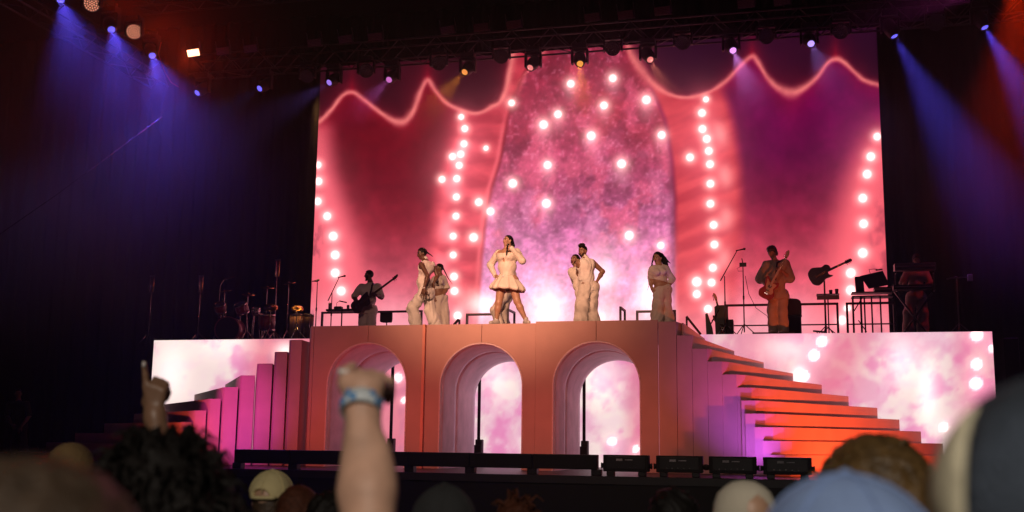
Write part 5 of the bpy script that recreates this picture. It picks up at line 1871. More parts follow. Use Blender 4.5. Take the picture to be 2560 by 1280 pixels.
# table by the bass player
tp = P(855, 777, 24.35)
base = Vector((tp.x, 24.35, RZ))
e = empty('side_table', base, 'small dark table with a folded music stand beside the bass player', 'table')
MB(base).box((tp.x, 24.35, tp.z), (0.66, 0.4, 0.05), bev=0.008).build('table_top', BLACK, e)
MB(base).tube([base, base + Vector((0, 0, tp.z - RZ))], 0.018, 8).build('leg', BLACKM, e)
tripod(e, base, base, 0.2, 0.28)
CANM = mat('dull_can', (0.12, 0.08, 0.08), 0.4)
for px_, h_, lab in ((824, 0.17, 'tall dark can at the end of the table by the bass player'), (870, 0.11, 'short can on the table beside the bass player')):
    p = P(px_, 775, 24.35)
    p.z = tp.z + 0.026
    tag(MB(p).lathe([(0, 0), (0, 0.03), (0.01, 0.034), (h_ - 0.012, 0.034), (h_, 0.028), (h_, 0)], p, p + Vector((0, 0, 1)), 12).build('can', CANM, loc=p), lab, 'can')
p = P(846, 775, 24.35)
p.z = tp.z + 0.026
e = empty('desk_lamp', p, 'small dark lamp with thin bent arm on the bass player\'s table', 'lamp')
MB(p).box(p + Vector((0, 0, 0.04)), (0.2, 0.14, 0.08), bev=0.03).build('base', RUBBER, e)
MB(p).tube([p + Vector((-0.05, 0, 0.07)), p + Vector((-0.05, 0, 0.16)), p + Vector((0.03, 0, 0.22))], 0.006, 6).build('arm', RUBBER, e)
MB(p).box(p + Vector((0.11, 0, 0.19)), (0.19, 0.05, 0.03), Matrix.Rotation(R(12), 3, 'Y'), 0.008).build('lamp_head', RUBBER, e)

# stool with a back behind the bass player
p = P(967, 792, 24.9)
base = Vector((p.x, 24.9, RZ))
e = empty('drum_stool', base, 'dark padded stool with a rounded backrest behind the bass player', 'stool')
MB(base).plate(outline([(-0.15, -0.12), (-0.15, 0.10), (-0.10, 0.135), (0.10, 0.135), (0.15, 0.10), (0.15, -0.12), (0.08, -0.145), (-0.08, -0.145)], 3), (p.x, 24.86, p.z), (1, 0, 0), (0, 0, 1), (0, 1, 0), -0.03, 0.03, 0.012).build('backrest', BLACK, e)
zs = RZ + 0.10
MB(base).lathe([(0, 0), (0, 0.17), (0.02, 0.185), (0.07, 0.18), (0.09, 0.13), (0.09, 0)], (p.x, 25.06, RZ + 0.12), (p.x, 25.06, 9), 20).build('seat', BLACK, e)
MB(base).tube([(p.x, 24.92, RZ + 0.13), (p.x, 24.90, p.z - 0.1)], 0.014, 8).build('back_post', BLACKM, e)
MB(base).tube([(p.x, 25.06, RZ + 0.01), (p.x, 25.06, RZ + 0.13)], 0.025, 8).build('column', BLACKM, e)
tripod(e, base, Vector((p.x, 25.06, RZ)), 0.1, 0.22)

# open guitar rack and the guitar standing in it
GREENB = mat('dark_green_case', (0.03, 0.042, 0.024), 0.5)
c0 = P(1800, 800, 24.6)
base = Vector((c0.x, 24.6, RZ))
e = empty('guitar_rack', base, 'dark green open guitar rack at the left end of the right hand riser', 'rack')
zt = P(1800, 763, 24.6).z
hh = zt - RZ
MB(base).plate([(-0.29, 0.0), (-0.31, hh * 0.72), (-0.26, hh * 0.75), (-0.16, hh * 0.30), (-0.13, 0.0)], (c0.x, 24.45, RZ + 0.003), (1, 0, 0), (0, 0, 1), (0, 1, 0), 0, 0.05, 0.006).build('side_panel', GREENB, e)
MB(base).plate([(-0.10, 0.0), (-0.12, hh * 0.95), (-0.06, hh), (0.12, hh), (0.17, hh * 0.8), (0.21, 0.0), (0.12, 0), (0.11, hh * 0.40), (0.0, hh * 0.42), (-0.01, 0)], (c0.x, 24.6, RZ + 0.003), (1, 0, 0), (0, 0, 1), (0, 1, 0), 0, 0.06, 0.006).build('side_panel', GREENB, e)
MB(base).box((c0.x + 0.19, 24.62, RZ + hh * 0.28), (0.20, 0.3, hh * 0.54), bev=0.01).build('case_box', BLACK, e)
for k in range(4):
    MB(base).tube([(c0.x - 0.24 + 0.035 * k, 24.47, RZ + hh * (0.30 + 0.1 * k)), (c0.x - 0.08 + 0.03 * k, 24.62, RZ + hh * (0.72 + 0.07 * k))], 0.010, 6).build('divider', BLACKM, e)
MB(base).box((c0.x - 0.03, 24.72, RZ + 0.03), (0.5, 0.3, 0.055), bev=0.008).build('floor_tray', BLACK, e)
gb = np.array([c0.x + 0.03, 24.78, RZ + 0.33])
gt = np.array(P(1787, 734, 24.80))
guitar('spare_guitar', 'spare pale necked guitar standing in the dark green rack', 'guitar', gb, gt - gb, (0, -1, 0.2), np.linalg.norm(gt - gb), 'solid', SUNB, MAPLE)

# amplifier and its cover
p = P(1982, 800, 25.0)
base = Vector((p.x, 25.0, RZ))
zt = P(1985, 748, 25.0).z
e = empty('amplifier', base, 'dark bass amplifier cabinet with a soft rounded cover behind the guitarist', 'amplifier')
hh = zt - RZ
MB(base).box((p.x, 25.0, RZ + 0.02 + hh * 0.27), (0.36, 0.36, hh * 0.54), bev=0.015).build('cabinet', BLACK, e)
MB(base).box((p.x, 24.815, RZ + 0.02 + hh * 0.27), (0.31, 0.012, hh * 0.47), bev=0.003).build('grille', DRAPE, e)
MB(base).plate(outline([(-0.2, hh * 0.57), (-0.2, hh * 0.97), (0.02, hh), (0.15, hh * 0.96), (0.19, hh * 0.85), (0.19, hh * 0.60), (0.16, hh * 0.57)], 4), (p.x, 24.84, RZ), (1, 0, 0), (0, 0, 1), (0, 1, 0), 0, 0.32, 0.02).build('soft_cover', BLACK, e)
for sx in (-0.15, 0.15):
    for sy in (-0.14, 0.14):
        MB(base).lathe([(0, 0), (0, 0.02), (0.02, 0.02), (0.02, 0)], (p.x + sx, 25 + sy, RZ), (p.x + sx, 25 + sy, 9), 8).build('foot', RUBBER, e)

# acoustic guitar held by a floor stand, with a small shelf
gc = np.array(P(2052, 686, 24.4))
gt = np.array(P(2129, 650, 24.4))
guitar('acoustic_guitar', 'dark cutaway acoustic guitar held up on a stand right of the guitarist', 'guitar', gc, gt - gc, (0, -1, 0.05), np.linalg.norm(gt - gc), 'acoustic', DARKG, DARKG)
b = P(2065, 828, 24.5)
base = Vector((b.x, 24.52, RZ))
e = empty('guitar_stand', base, 'tall black stand holding up the acoustic guitar', 'stand')
MB(base).tube([base, (b.x, 24.52, gc[2] - 0.1), (gc[0] + 0.02, 24.47, gc[2])], [0.022, 0.018, 0.018], 8).build('pole', BLACKM, e)
MB(base).box((gc[0] + 0.01, 24.462, gc[2] - 0.02), (0.16, 0.03, 0.2), bev=0.01).build('cradle', RUBBER, e)
tripod(e, base, base, 0.24, 0.3)
p0, p1 = P(2041, 738, 24.6), P(2098, 736, 24.6)
sb = Vector(((p0.x + p1.x) / 2, 24.62, RZ))
e = empty('tray_stand', sb, 'thin stand with a small metal tray below the acoustic guitar', 'stand')
MB(sb).box((sb.x, 24.62, (p0.z + p1.z) / 2), (p1.x - p0.x, 0.3, 0.02), bev=0.004).build('tray', BLACKM, e)
TRAYL = mat('brushed_tray_lip', (0.35, 0.3, 0.33), 0.35, 0.6)
MB(sb).box((sb.x, 24.475, p0.z - 0.07), (p1.x - p0.x - 0.01, 0.008, 0.10), Matrix.Rotation(R(-18), 3, 'X')).build('tray_lip', TRAYL, e)
MB(sb).tube([sb, (sb.x, 24.62, p0.z - 0.015)], 0.014, 8).build('pole', BLACKM, e)
tripod(e, sb, sb, 0.22, 0.26, a0=0.9)
CUP = mat('dark_cup', (0.05, 0.04, 0.045), 0.35)
for px_, lab in ((2077, 'dark cup standing in the middle of the small tray'), (2092, 'taller dark cup at the right end of the small tray')):
    q = P(px_, 735, 24.62)
    q.z = (p0.z + p1.z) / 2 + 0.011
    tall = 0.115 if px_ > 2080 else 0.095
    tag(MB(q).lathe([(0, 0), (0, 0.030), (tall - 0.02, 0.040), (tall, 0.038), (tall, 0)], q, q + Vector((0, 0, 1)), 14).build('cup', CUP, loc=q), lab, 'cup')
q = P(2048, 818, 24.3)
q.z = RZ
e = empty('foot_pedal', q, 'small black foot pedal tilted on the floor before the guitar stand', 'pedal')
MB(q).box(q + Vector((0, 0, 0.10)), (0.26, 0.1, 0.03), Matrix.Rotation(R(6), 3, 'Y'), 0.008).build('tread', BLACKM, e)
MB(q).tube([q + Vector((0.08, 0, 0.09)), q + Vector((0.16, 0, 0.0))], 0.014, 6).tube([q + Vector((-0.05, 0, 0.09)), q + Vector((-0.02, 0, 0.0))], 0.012, 6).build('foot', BLACKM, e)

# keyboard table with a music desk
x0, x1 = P(2128, 735, 24.6).x, P(2232, 735, 24.6).x
zt = P(2170, 733, 24.6).z
base = Vector(((x0 + x1) / 2, 24.6, RZ))
e = empty('keyboard_table', base, 'black tubular table crowded with gear between the acoustic guitar and the keyboards', 'table')
for dz in (0.0, -0.085):
    MB(base).box((base.x, 24.6, zt + dz), (x1 - x0, 0.36, 0.028), bev=0.006).build('shelf', BLACKM, e)
for px_ in (2133, 2153, 2162, 2180, 2202):
    q = P(px_, 780, 24.5 + (px_ % 7) * 0.04)
    MB(base).tube([(q.x, q.y, RZ + 0.0), (q.x, q.y, zt - 0.1)], 0.022 if px_ % 2 else 0.017, 8).build('leg', BLACKM, e)
MB(base).tube([(x0 + 0.04, 24.5, RZ + 0.55), (x0 + 0.22, 24.5, zt - 0.1)], 0.014, 6).build('brace', BLACKM, e)
MB(base).tube([(x0 + 0.28, 24.5, RZ + 0.1), (x0 + 0.12, 24.5, RZ + 0.35)], 0.012, 6).build('brace', BLACKM, e)
q = P(2150, 712, 24.6)
bq = Vector((q.x, 24.62, zt + 0.015))
zt2 = P(2150, 692, 24.6).z
tag(MB(bq).box((q.x - 0.01, 24.62, (zt + 0.015 + zt2) / 2), (0.17, 0.2, zt2 - zt - 0.017), Matrix.Rotation(R(-3), 3, 'Y'), 0.01).build('speaker_box', BLACK, loc=bq), 'small black speaker box upright on the keyboard table', 'speaker')
q = [P(2150, 690, 24.55), P(2207, 677, 24.55), P(2224, 712, 24.45), P(2172, 722, 24.45)]
b0 = Vector((q[3].x, 24.5, zt + 0.015))
e = empty('music_desk', (P(2195, 735, 24.5).x, 24.5, zt + 0.015), 'tilted black music desk standing on the keyboard table', 'music stand')
o_ = e.location.copy()
bm = bmesh.new()
f0 = [bm.verts.new(v - o_) for v in q]
f1 = [bm.verts.new(v - o_ + Vector((0, 0.02, 0.005))) for v in q]
bm.faces.new(f0)
bm.faces.new(list(reversed(f1)))
for i in range(4):
    bm.faces.new((f0[i], f1[i], f1[(i + 1) % 4], f0[(i + 1) % 4]))
bmesh.ops.recalc_face_normals(bm, faces=bm.faces)
me = bpy.data.meshes.new('desk_plate')
bm.to_mesh(me)
bm.free()
link('desk_plate', me, BLACK, e)
MB(o_).tube([o_, o_ + Vector((0, 0.06, 0.22))], 0.014, 8).build('post', BLACKM, e)
MB(o_).tube([q[0].lerp(q[1], .45), q[0].lerp(q[1], .45) + Vector((-0.02, 0, 0.09)), q[0].lerp(q[1], .45) + Vector((0.08, 0, 0.10)), q[0].lerp(q[1], .8) + Vector((0, 0, 0.05))], 0.007, 6).box(q[0].lerp(q[1], .8) + Vector((0.02, 0, 0.045)), (0.14, 0.03, 0.025), Matrix.Rotation(R(-8), 3, 'Y')).build('clip_light', RUBBER, e)
REDK = mat('red_keyboard_case', (0.10, 0.008, 0.012), 0.4)
KEYW = mat('ivory_keys', (0.6, 0.56, 0.5), 0.35)


def keyboard(px0, px1, py_, Y, hgt, dep, m, label, tilt=0.0, zfloor=None):
    a, b = P(px0, py_, Y), P(px1, py_, Y)
    cx_, cz_ = (a.x + b.x) / 2, (a.z + b.z) / 2
    if zfloor is not None:
        cz_ = zfloor + hgt / 2
    e_ = empty('keyboard', (cx_, Y, cz_ - hgt / 2), label, 'keyboard')
    o_ = (cx_, Y, cz_ - hgt / 2)
    rot = Matrix.Rotation(tilt, 3, 'X')
    MB(o_).box((cx_, Y, cz_), (b.x - a.x, dep, hgt), rot, 0.012).build('case', m, e_)
    MB(o_).box((cx_, Y - dep / 2 - 0.004, cz_ + hgt * 0.02), (b.x - a.x - 0.05, 0.006, hgt * 0.22), rot).build('back_stripe', TRAYL, e_)
    k = MB(o_)
    n = 30
    for i in range(n):
        k.box((a.x + 0.06 + (b.x - a.x - 0.12) * (i + 0.5) / n, Y + dep * 0.25, cz_ + hgt / 2 + 0.006), ((b.x - a.x - 0.12) / n * 0.9, dep * 0.42, 0.012))
    k.build('keys', KEYW, e_)
    return e_


keyboard(2184, 2230, 728, 24.62, 0.10, 0.3, REDK, 'short red keyboard lying on the keyboard table', 0, zt + 0.015)
# x stand with two keyboards
z1 = P(2280, 719, 24.9).z
z2 = P(2285, 672, 24.95).z
base = Vector((P(2284, 826, 24.9).x, 24.9, RZ))
e = empty('keyboard_stand', base, 'folding black x-shaped keyboard stand in front of the person in the shade', 'stand')
for (a, b, dy) in (((2236, 728), (2322, 824), -0.08), ((2330, 732), (2252, 824), 0.0)):
    p, q = P(a[0], a[1], 24.9 + dy), P(b[0], b[1], 24.9 + dy)
    q.z = RZ + 0.02
    MB(base).box((p + q) / 2, ((p - q).length, 0.04, 0.055), (p - q).to_track_quat('X', 'Y').to_matrix(), 0.006).build('cross_bar', BLACKM, e)
    MB(base).tube([(q.x, 24.65, RZ + 0.02), (q.x, 25.15, RZ + 0.02)], 0.018, 8).build('foot_bar', BLACKM, e)
for s, px_ in ((-1, 2240), (1, 2335)):
    q = P(px_, 700, 24.95)
    MB(base).tube([(q.x, 25.02, z1 - 0.06), (q.x, 25.02, z2 - 0.09)], 0.016, 8).build('upright', BLACKM, e)
    MB(base).tube([(q.x, 25.04, z1 - 0.066), (q.x, 24.78, z1 - 0.066)], 0.013, 6).build('support_arm', BLACKM, e)
    MB(base).tube([(q.x, 25.04, z2 - 0.096), (q.x, 24.80, z2 - 0.096)], 0.013, 6).build('support_arm', BLACKM, e)
keyboard(2232, 2330, 719, 24.9, 0.10, 0.30, BLACK, 'lower dark keyboard on the x-shaped stand', 0)
keyboard(2235, 2338, 668, 24.92, 0.15, 0.28, mat('grey_keyboard_case', (0.10, 0.085, 0.09), 0.4), 'upper grey keyboard hiding the face of the person in the shade', 0.0)
# far right microphone stand with a small clamp lamp
e, base, t = mic_stand(2399, 826, 24.6, RZ, (2394, 697), (2370, 697), (2408, 693), 'dim tripod stand with a level boom at the right end of the riser')
q = P(2425, 694, 24.6)
MB(base).box(q, (0.10, 0.08, 0.14), bev=0.015).build('clamp_lamp', mat('grey_lamp_box', (0.35, 0.36, 0.4), 0.5), e)
MB(base).tube([P(2408, 693, 24.6), q], 0.011, 6).build('boom', BLACKM, e)

# ------------------------------------------------------------------ drums and percussion on the left riser
DRUMR = mat('red_drum_shell', (0.16, 0.008, 0.014), 0.3, spec=0.7)
HEADB = mat('black_drum_head', (0.014, 0.012, 0.014), 0.4)
HEADW = mat('clear_drum_head', (0.30, 0.24, 0.24), 0.35)


def drum(name, px_, py_, Y, r, L, axis, label, m=DRUMR, head=HEADB, cat='drum', legs=None, zc=None):
    p = P(px_, py_, Y)
    if zc is not None:
        p.z = zc
    ax = Vector(axis).normalized()
    o_ = Vector((p.x, p.y, RZ)) if legs else p.copy()
    e = empty(name, o_, label, cat)
    MB(o_).lathe([(-L / 2, 0.0), (-L / 2, r), (L / 2, r), (L / 2, 0.0)], p, p + ax, 28).build('shell', m, e)
    for s in (-1, 1):
        MB(o_).lathe([(s * L / 2 - 0.02, r + 0.001), (s * L / 2 - 0.02, r + 0.014), (s * L / 2 + 0.02, r + 0.014), (s * L / 2 + 0.02, r - 0.01), (s * L / 2 - 0.02, r - 0.01)], p, p + ax, 28).build('hoop', m if r > 0.2 else CHROME, e)
        MB(o_).lathe([(s * (L / 2 + 0.006), 0.0), (s * (L / 2 + 0.004), r - 0.012)], p, p + ax, 28).build('drum_head', head, e)
    u = ax.orthogonal().normalized()
    v = ax.cross(u)
    lg = MB(o_)
    for k in range(8):
        a = 2 * math.pi * k / 8
        d = u * math.cos(a) + v * math.sin(a)
        lg.tube([p + d * (r + 0.018) - ax * (L / 2 - 0.01), p + d * (r + 0.018) + ax * (L / 2 - 0.01)], 0.006, 5)
    lg.build('lug', CHROME, e)
    if legs:
        for s in legs:
            MB(o_).tube([p + Vector(s) * 0.5, Vector((p.x + s[0], p.y + s[1], RZ))], 0.011, 6).build('leg', CHROME, e)
    return e, p


drum('bass_drum', 576, 806, 24.5, 0.30, 0.42, (0.15, -1, 0.0), 'big bass drum with red hoop and black front head', legs=((0.34, -0.1, -0.1), (-0.34, -0.1, -0.1)), zc=RZ + 0.315)
drum('tom_drum', 551, 770, 24.55, 0.13, 0.2, (0.1, -0.5, 0.8), 'red tom drum left of the bass drum top', legs=((-0.1, 0.25, 0), (0.15, 0.2, 0)))
drum('tom_drum', 604, 771, 24.55, 0.15, 0.22, (-0.1, -0.5, 0.8), 'red tom drum right of the bass drum top', legs=((0.1, 0.25, 0), (-0.15, 0.2, 0)))
drum('floor_drum', 668, 806, 24.5, 0.18, 0.36, (0.05, -0.15, 1), 'red floor drum under the glinting cymbal', legs=((0.2, 0.05, 0), (-0.2, 0.05, 0), (0, -0.2, 0)))
drum('conga_drum', 741, 806, 24.6, 0.15, 0.62, (0, -0.05, 1), 'tall pale conga drum at the right of the percussion', m=mat('pale_conga_wood', (0.3, 0.17, 0.12), 0.35), head=HEADW, zc=RZ + 0.36, legs=((0.12, 0, 0), (-0.12, 0, 0), (0, 0.14, 0)))
drum('conga_drum', 768, 806, 24.5, 0.14, 0.60, (0.05, -0.05, 1), 'dark conga drum beside the edge of the tall screen', m=DARKG, head=HEADW, zc=RZ + 0.36, legs=((0.12, 0, 0), (-0.12, 0, 0), (0, 0.14, 0)))
drum('bongo_drum', 640, 778, 24.4, 0.09, 0.13, (0.1, -0.3, 1), 'small drum on a stand left of the glinting cymbals', m=CHROME, head=HEADW, legs=((0.12, 0.03, 0), (-0.12, 0.03, 0), (0, -0.12, 0)))


def cymbal(px_, py_, Y, r, tilt, label, basepx=None, glint=False):
    p = P(px_, py_, Y)
    b = Vector((P(basepx or px_, py_, Y + 0.05).x, Y + 0.05, RZ))
    e = empty('cymbal', b, label, 'cymbal', 'cymbals on chrome stands')
    ax = Vector(tilt).normalized()
    MB(b).lathe([(0.03, 0.0), (0.026, r * 0.12), (0.012, r * 0.2), (0.004, r * 0.6), (-0.008, r), (-0.010, r), (0.001, r * 0.6), (0.008, r * 0.2), (0.02, 0.0)], p, p + ax, 36).build('cymbal_plate', GOLD, e)
    MB(b).tube([b + Vector((0, 0, 0.25)), Vector((b.x, b.y, p.z - 0.15)), p + ax * 0.05], [0.013, 0.010, 0.007], 8).build('pole', CHROME, e)
    MB(b).lathe([(-0.03, 0), (-0.03, 0.019), (0.03, 0.019), (0.03, 0)], Vector((b.x, b.y, RZ + 0.5 * (p.z - RZ))), b + Vector((0, 0, 9)), 8).build('clutch', CHROME, e)
    for k in range(3):
        a = 0.5 + 2 * math.pi * k / 3
        MB(b).tube([b + Vector((0, 0, 0.34)), b + Vector((0.27 * math.cos(a), 0.27 * math.sin(a), 0.014))], 0.011, 6).build('leg', CHROME, e)


cymbal(677, 768, 24.2, 0.17, (0.27, -0.60, 0.75), 'glinting bronze cymbal over the floor drum', glint=True)
cymbal(743, 771, 24.2, 0.15, (0.27, -0.58, 0.77), 'glinting bronze cymbal over the pale conga')
cymbal(566, 698, 24.6, 0.22, (-0.35, -0.3, 1), 'high tilted cymbal above the bass drum', 551)
cymbal(562, 728, 24.5, 0.18, (-0.1, -0.2, 1), 'middle cymbal above the bass drum')
cymbal(668, 718, 24.9, 0.18, (0.15, -0.25, 1), 'dim cymbal on the stand behind the percussion')
cymbal(722, 708, 24.9, 0.17, (-0.1, -0.3, 1), 'dim cymbal on a tall stand left of the screen edge')
cymbal(620, 735, 24.7, 0.17, (0.2, -0.3, 1), 'dim cymbal right of the bass drum')
for px_, top, lab in ((381, 690, 'tall thin percussion stand at the left end of the riser'), (503, 690, 'thin dark stand between the left end of the riser and the drums'), (694, 650, 'tall thin stand rising above the percussion')):
    t = P(px_, top, 24.8)
    b = Vector((t.x, 24.8, RZ))
    e = empty('percussion_stand', b, lab, 'stand')
    tripod(e, b, b, 0.3, 0.3, CHROME)
    MB(b).tube([b + Vector((0, 0, 0.2)), t], [0.014, 0.009], 8).build('pole', CHROME, e)
    for s in (-1, 1):
        MB(b).tube([t + Vector((s * 0.045, 0, -0.02)), t + Vector((s * 0.04, 0, -0.42))], 0.022, 8).build('chime', GOLD if s > 0 else CHROME, e)
    MB(b).tube([t + Vector((-0.07, 0, 0.0)), t + Vector((0.07, 0, 0.0))], 0.012, 6).build('cross_bar', BLACKM, e)
# side riser edge equipment at the far right
q = P(2515, 845, 24.0)
tag(MB((q.x, 24.2, DZ)).box((q.x, 24.2, (DZ + q.z) / 2), (0.45, 0.5, q.z - DZ - 0.004), bev=0.02).build('equipment_case', BLACK, loc=(q.x, 24.2, DZ)), 'dark equipment case beside the right end of the low screen', 'case')

# ------------------------------------------------------------------ the crowd in front
CAPY = mat('yellow_cream_cap_cloth', (0.60, 0.50, 0.26), 0.85, bump=0.3, bscale=180, var=0.1)
CAPK = mat('black_mesh_cap', (0.022, 0.022, 0.024), 0.8, bump=0.8, bscale=260)
CAPB = mat('light_blue_cap_cloth', (0.22, 0.32, 0.58), 0.85, bump=0.3, bscale=120, var=0.14)
CAPC = mat('cream_cap_foam', (0.72, 0.66, 0.48), 0.85, var=0.06)
CAPN = mat('navy_mesh', (0.040, 0.052, 0.075), 0.75, bump=0.9, bscale=240, var=0.9, scale=9.0)
GREYT = mat('grey_cap_print', (0.22, 0.26, 0.30), 0.8, var=0.4, scale=26)
CAPT = mat('beige_bucket_cloth', (0.52, 0.47, 0.38), 0.9, bump=0.3, bscale=140, var=0.08)
CAPO = mat('brown_straw_hat', (0.20, 0.12, 0.05), 0.9, bump=0.7, bscale=90, var=0.3)
HAIRR = mat('auburn_hair', (0.07, 0.02, 0.01), 0.55, spec=0.2, var=0.4, scale=80, bump=0.6, bscale=150)
HAIRL = mat('light_brown_hair', (0.060, 0.038, 0.024), 0.5, var=0.35, scale=60, bump=0.6, bscale=150)
HAIRC = mat('brown_curly_hair', (0.10, 0.056, 0.018), 0.5, var=0.5, scale=28, bump=0.8, bscale=60)
TOPS = [mat('crowd_shirt_%s' % n, c_, 0.9, bump=0.3) for n, c_ in (('grey', (0.10, 0.10, 0.10)), ('navy', (0.03, 0.035, 0.07)), ('white', (0.5, 0.48, 0.45)), ('black', (0.02, 0.02, 0.02)), ('rust', (0.22, 0.08, 0.04)))]
JEANS = mat('denim', (0.06, 0.08, 0.14), 0.9, bump=0.3)
TO_STAGE = np.array([-0.24, 0.97, 0.0])


def crowd(px_, py_, d, label, sk='tan', look=None, top=0.12, shirt_i=0, arm=None, hang=True, s=1.0, group=None):
    """px, py: the top of the head or hat in the photo, d: distance, top: how far that lies above the middle of the head"""
    t = np.array(PD(px_, py_, d))
    hd = t - Z * top
    look = nrm(TO_STAGE if look is None else look)
    fc = nrm(np.array([look[0], look[1], 0]))
    sd = np.array([fc[1], -fc[0], 0])
    B = Body()
    r, f, u = add_head(B, hd, look, s)
    H = hd[2] + 0.12
    nk = hd - Z * 0.165 - fc * 0.02
    shz = hd[2] - 0.25
    sh = np.array([hd[0], hd[1], shz]) - fc * 0.03
    hp = np.array([hd[0], hd[1], H * 0.52]) - fc * 0.02
    ws = sh * 0.4 + hp * 0.6
    B.cap(hd - Z * 0.06, nk, 0.052, 0.057, 0.03)

    def torso(T, g):
        T.cap(nk - Z * 0.02, sh, 0.06 + g, 0.08 + g, 0.06)
        T.cap(sh - sd * 0.15, sh + sd * 0.15, 0.06 + g, k=0.06)
        T.cap(sh - Z * 0.14 - sd * 0.08, sh - Z * 0.14 + sd * 0.08, 0.10 + g, k=0.08)
        T.cap(ws - sd * 0.06, ws + sd * 0.06, 0.095 + g, k=0.08)
        T.cap(sh - Z * 0.12, hp, 0.105 + g, 0.11 + g, 0.08)
    torso(B, 0)
    B.cap(hp - sd * 0.08, hp + sd * 0.08, 0.10, k=0.06)
    arms = {}
    for q in (-1, 1):
        S0 = sh + sd * q * 0.175
        if arm and arm.get('side') == q:
            E0, W0 = np.array(arm['e']), np.array(arm['w'])
        else:
            E0 = S0 + np.array([0, 0, -0.29]) + sd * q * 0.04 + fc * 0.0
            W0 = E0 + fc * 0.14 - Z * 0.20 - sd * q * 0.02
        arms[q] = (S0, E0, W0)
        fr = arm.get('fr', 1.0) if (arm and arm.get('side') == q) else 1.0
        B.chain([S0, E0], [0.056 * fr, 0.046 * fr], 0.04)
        B.chain([E0, E0 * 0.7 + W0 * 0.3, W0 * 0.93 + E0 * 0.07, W0], [0.044 * fr, 0.049 * fr, 0.031 * fr, 0.030 * fr], 0.03)
        if arm and arm.get('side') == q and arm.get('bulge'):
            ax_ = nrm(W0 - E0)
            B.ell(E0 * 0.66 + W0 * 0.34 + RT * 0.020 - fw * 0.008, (RT, np.cross(ax_, RT), ax_), (0.026, 0.030, 0.085), 0.03)
            B.ell(E0 * 0.5 + W0 * 0.5 - RT * 0.014, (RT, np.cross(ax_, RT), ax_), (0.022, 0.028, 0.09), 0.03)
            for t_ in (-0.010, 0.006):
                B.cap(W0 * 0.97 + E0 * 0.03 + RT * t_ - fw * 0.024, W0 * 0.72 + E0 * 0.28 + RT * t_ * 1.4 - fw * 0.031, 0.005, 0.006, 0.012)
        if arm and arm.get('side') == q:
            arm['hand'](B, W0)
        else:
            add_hand(B, W0, W0 - E0, -sd * q, 0.6, 0.2, thumb=-q)
        h_ = hp + sd * q * 0.09
        k_ = np.array([h_[0], h_[1], H * 0.28]) + sd * q * 0.02
        a_ = np.array([h_[0], h_[1], 0.085]) + sd * q * 0.03
        B.chain([h_, k_, k_ * 0.7 + a_ * 0.3, a_], [0.09, 0.06, 0.055, 0.036], 0.05)
        B.chain([a_ - Z * 0.04 - fc * 0.03, a_ - Z * 0.05 + fc * 0.14], [0.04, 0.03], 0.03)
    base = np.array([hd[0], hd[1], 0.0])
    o = skin('person', B, arm.get('h', 0.013) if arm else 0.016, SKIN[sk], None, base)
    tag(o, label, 'person', group)
    T = Body()
    torso(T, 0.016)
    for q in (-1, 1):
        S0, E0, W0 = arms[q]
        T.chain([S0, S0 + (E0 - S0) * 0.62], [0.075, 0.066], 0.05)
    T.cap(hp, hp - Z * 0.05, 0.13, 0.135, 0.05)
    T.cut(hp - Z * 0.10, -Z)
    T.sub(nk + Z * 0.06, (sd, fc, Z), (0.075, 0.075, 0.05))
    skin('shirt', T, 0.018, TOPS[shirt_i], o, base, wr=0.005)
    T = Body()
    for q in (-1, 1):
        h_ = hp + sd * q * 0.09 - Z * 0.06
        k_ = np.array([h_[0], h_[1], H * 0.28]) + sd * q * 0.02
        a_ = np.array([h_[0], h_[1], 0.06]) + sd * q * 0.03
        T.chain([h_, k_, a_], [0.11, 0.08, 0.066], 0.05)
    T.cap(hp - sd * 0.08 - Z * 0.05, hp + sd * 0.08 - Z * 0.05, 0.112, k=0.06)
    T.cut(np.array([0, 0, 0.03]), -Z)
    skin('trousers', T, 0.02, JEANS, o, base, wr=0.004)
    return dict(o=o, hd=hd, r=r, f=f, u=u, base=base, fc=fc, sd=sd)


def crowd_hair(k, m, rad=0.10, wr=0.010, wf=26, long=0.0, h=0.009, strands=0, slen=0.05):
    hd, r, f, u = k['hd'], k['r'], k['f'], k['u']
    H = Body()
    H.ell(hd + u * 0.03 - f * 0.015, (r, f, u), (rad * 0.92, rad * 1.05, rad * 0.98), 0.03)
    H.ell(hd - f * 0.05 - u * 0.04, (r, f, u), (rad * 0.78, rad * 0.6, rad * 0.9), 0.04)
    if long:
        H.chain([hd - f * 0.05 - u * 0.05, hd - f * 0.075 - u * (0.05 + long)], [rad * 0.8, rad * 0.62], 0.05)
    H.cut(hd + f * 0.055 + u * 0.05, nrm(f - u * 0.7))
    skin('hair', H, h, m, k['o'], k['base'], wr=wr, wf=wf, stretch=(1, 1, 1))
    if strands:
        st = MB(k['base'])
        rg = random.Random(strands)
        for i in range(strands):
            th = rg.uniform(0, 2 * math.pi)
            ph = rg.uniform(-0.5, 1.4)
            dv = Vector(r) * math.cos(th) * math.cos(ph) + Vector(f) * math.sin(th) * math.cos(ph) * 1.0 + Vector(u) * math.sin(ph)
            if dv.dot(Vector(f)) > 0.55 and dv.z < 0.6:
                continue
            p0 = Vector(hd) + Vector(u) * 0.03 - Vector(f) * 0.02 + dv * rad * 0.86
            L = slen * rg.uniform(0.5, 1.3)
            t1 = Vector((rg.uniform(-1, 1), rg.uniform(-1, 1), rg.uniform(-1.0, 0.4)))
            p1 = p0 + (dv * 0.8 + t1 * 0.5) * L
            p2 = p1 + (dv * 0.1 + t1 * 0.6 - Vector((0, 0, 0.5))) * L
            st.tube([p0, p1, p2], [0.006, 0.005, 0.002], 5, caps=False)
        tag(st.build('hair_strands', m, k['o']), kind='stuff')


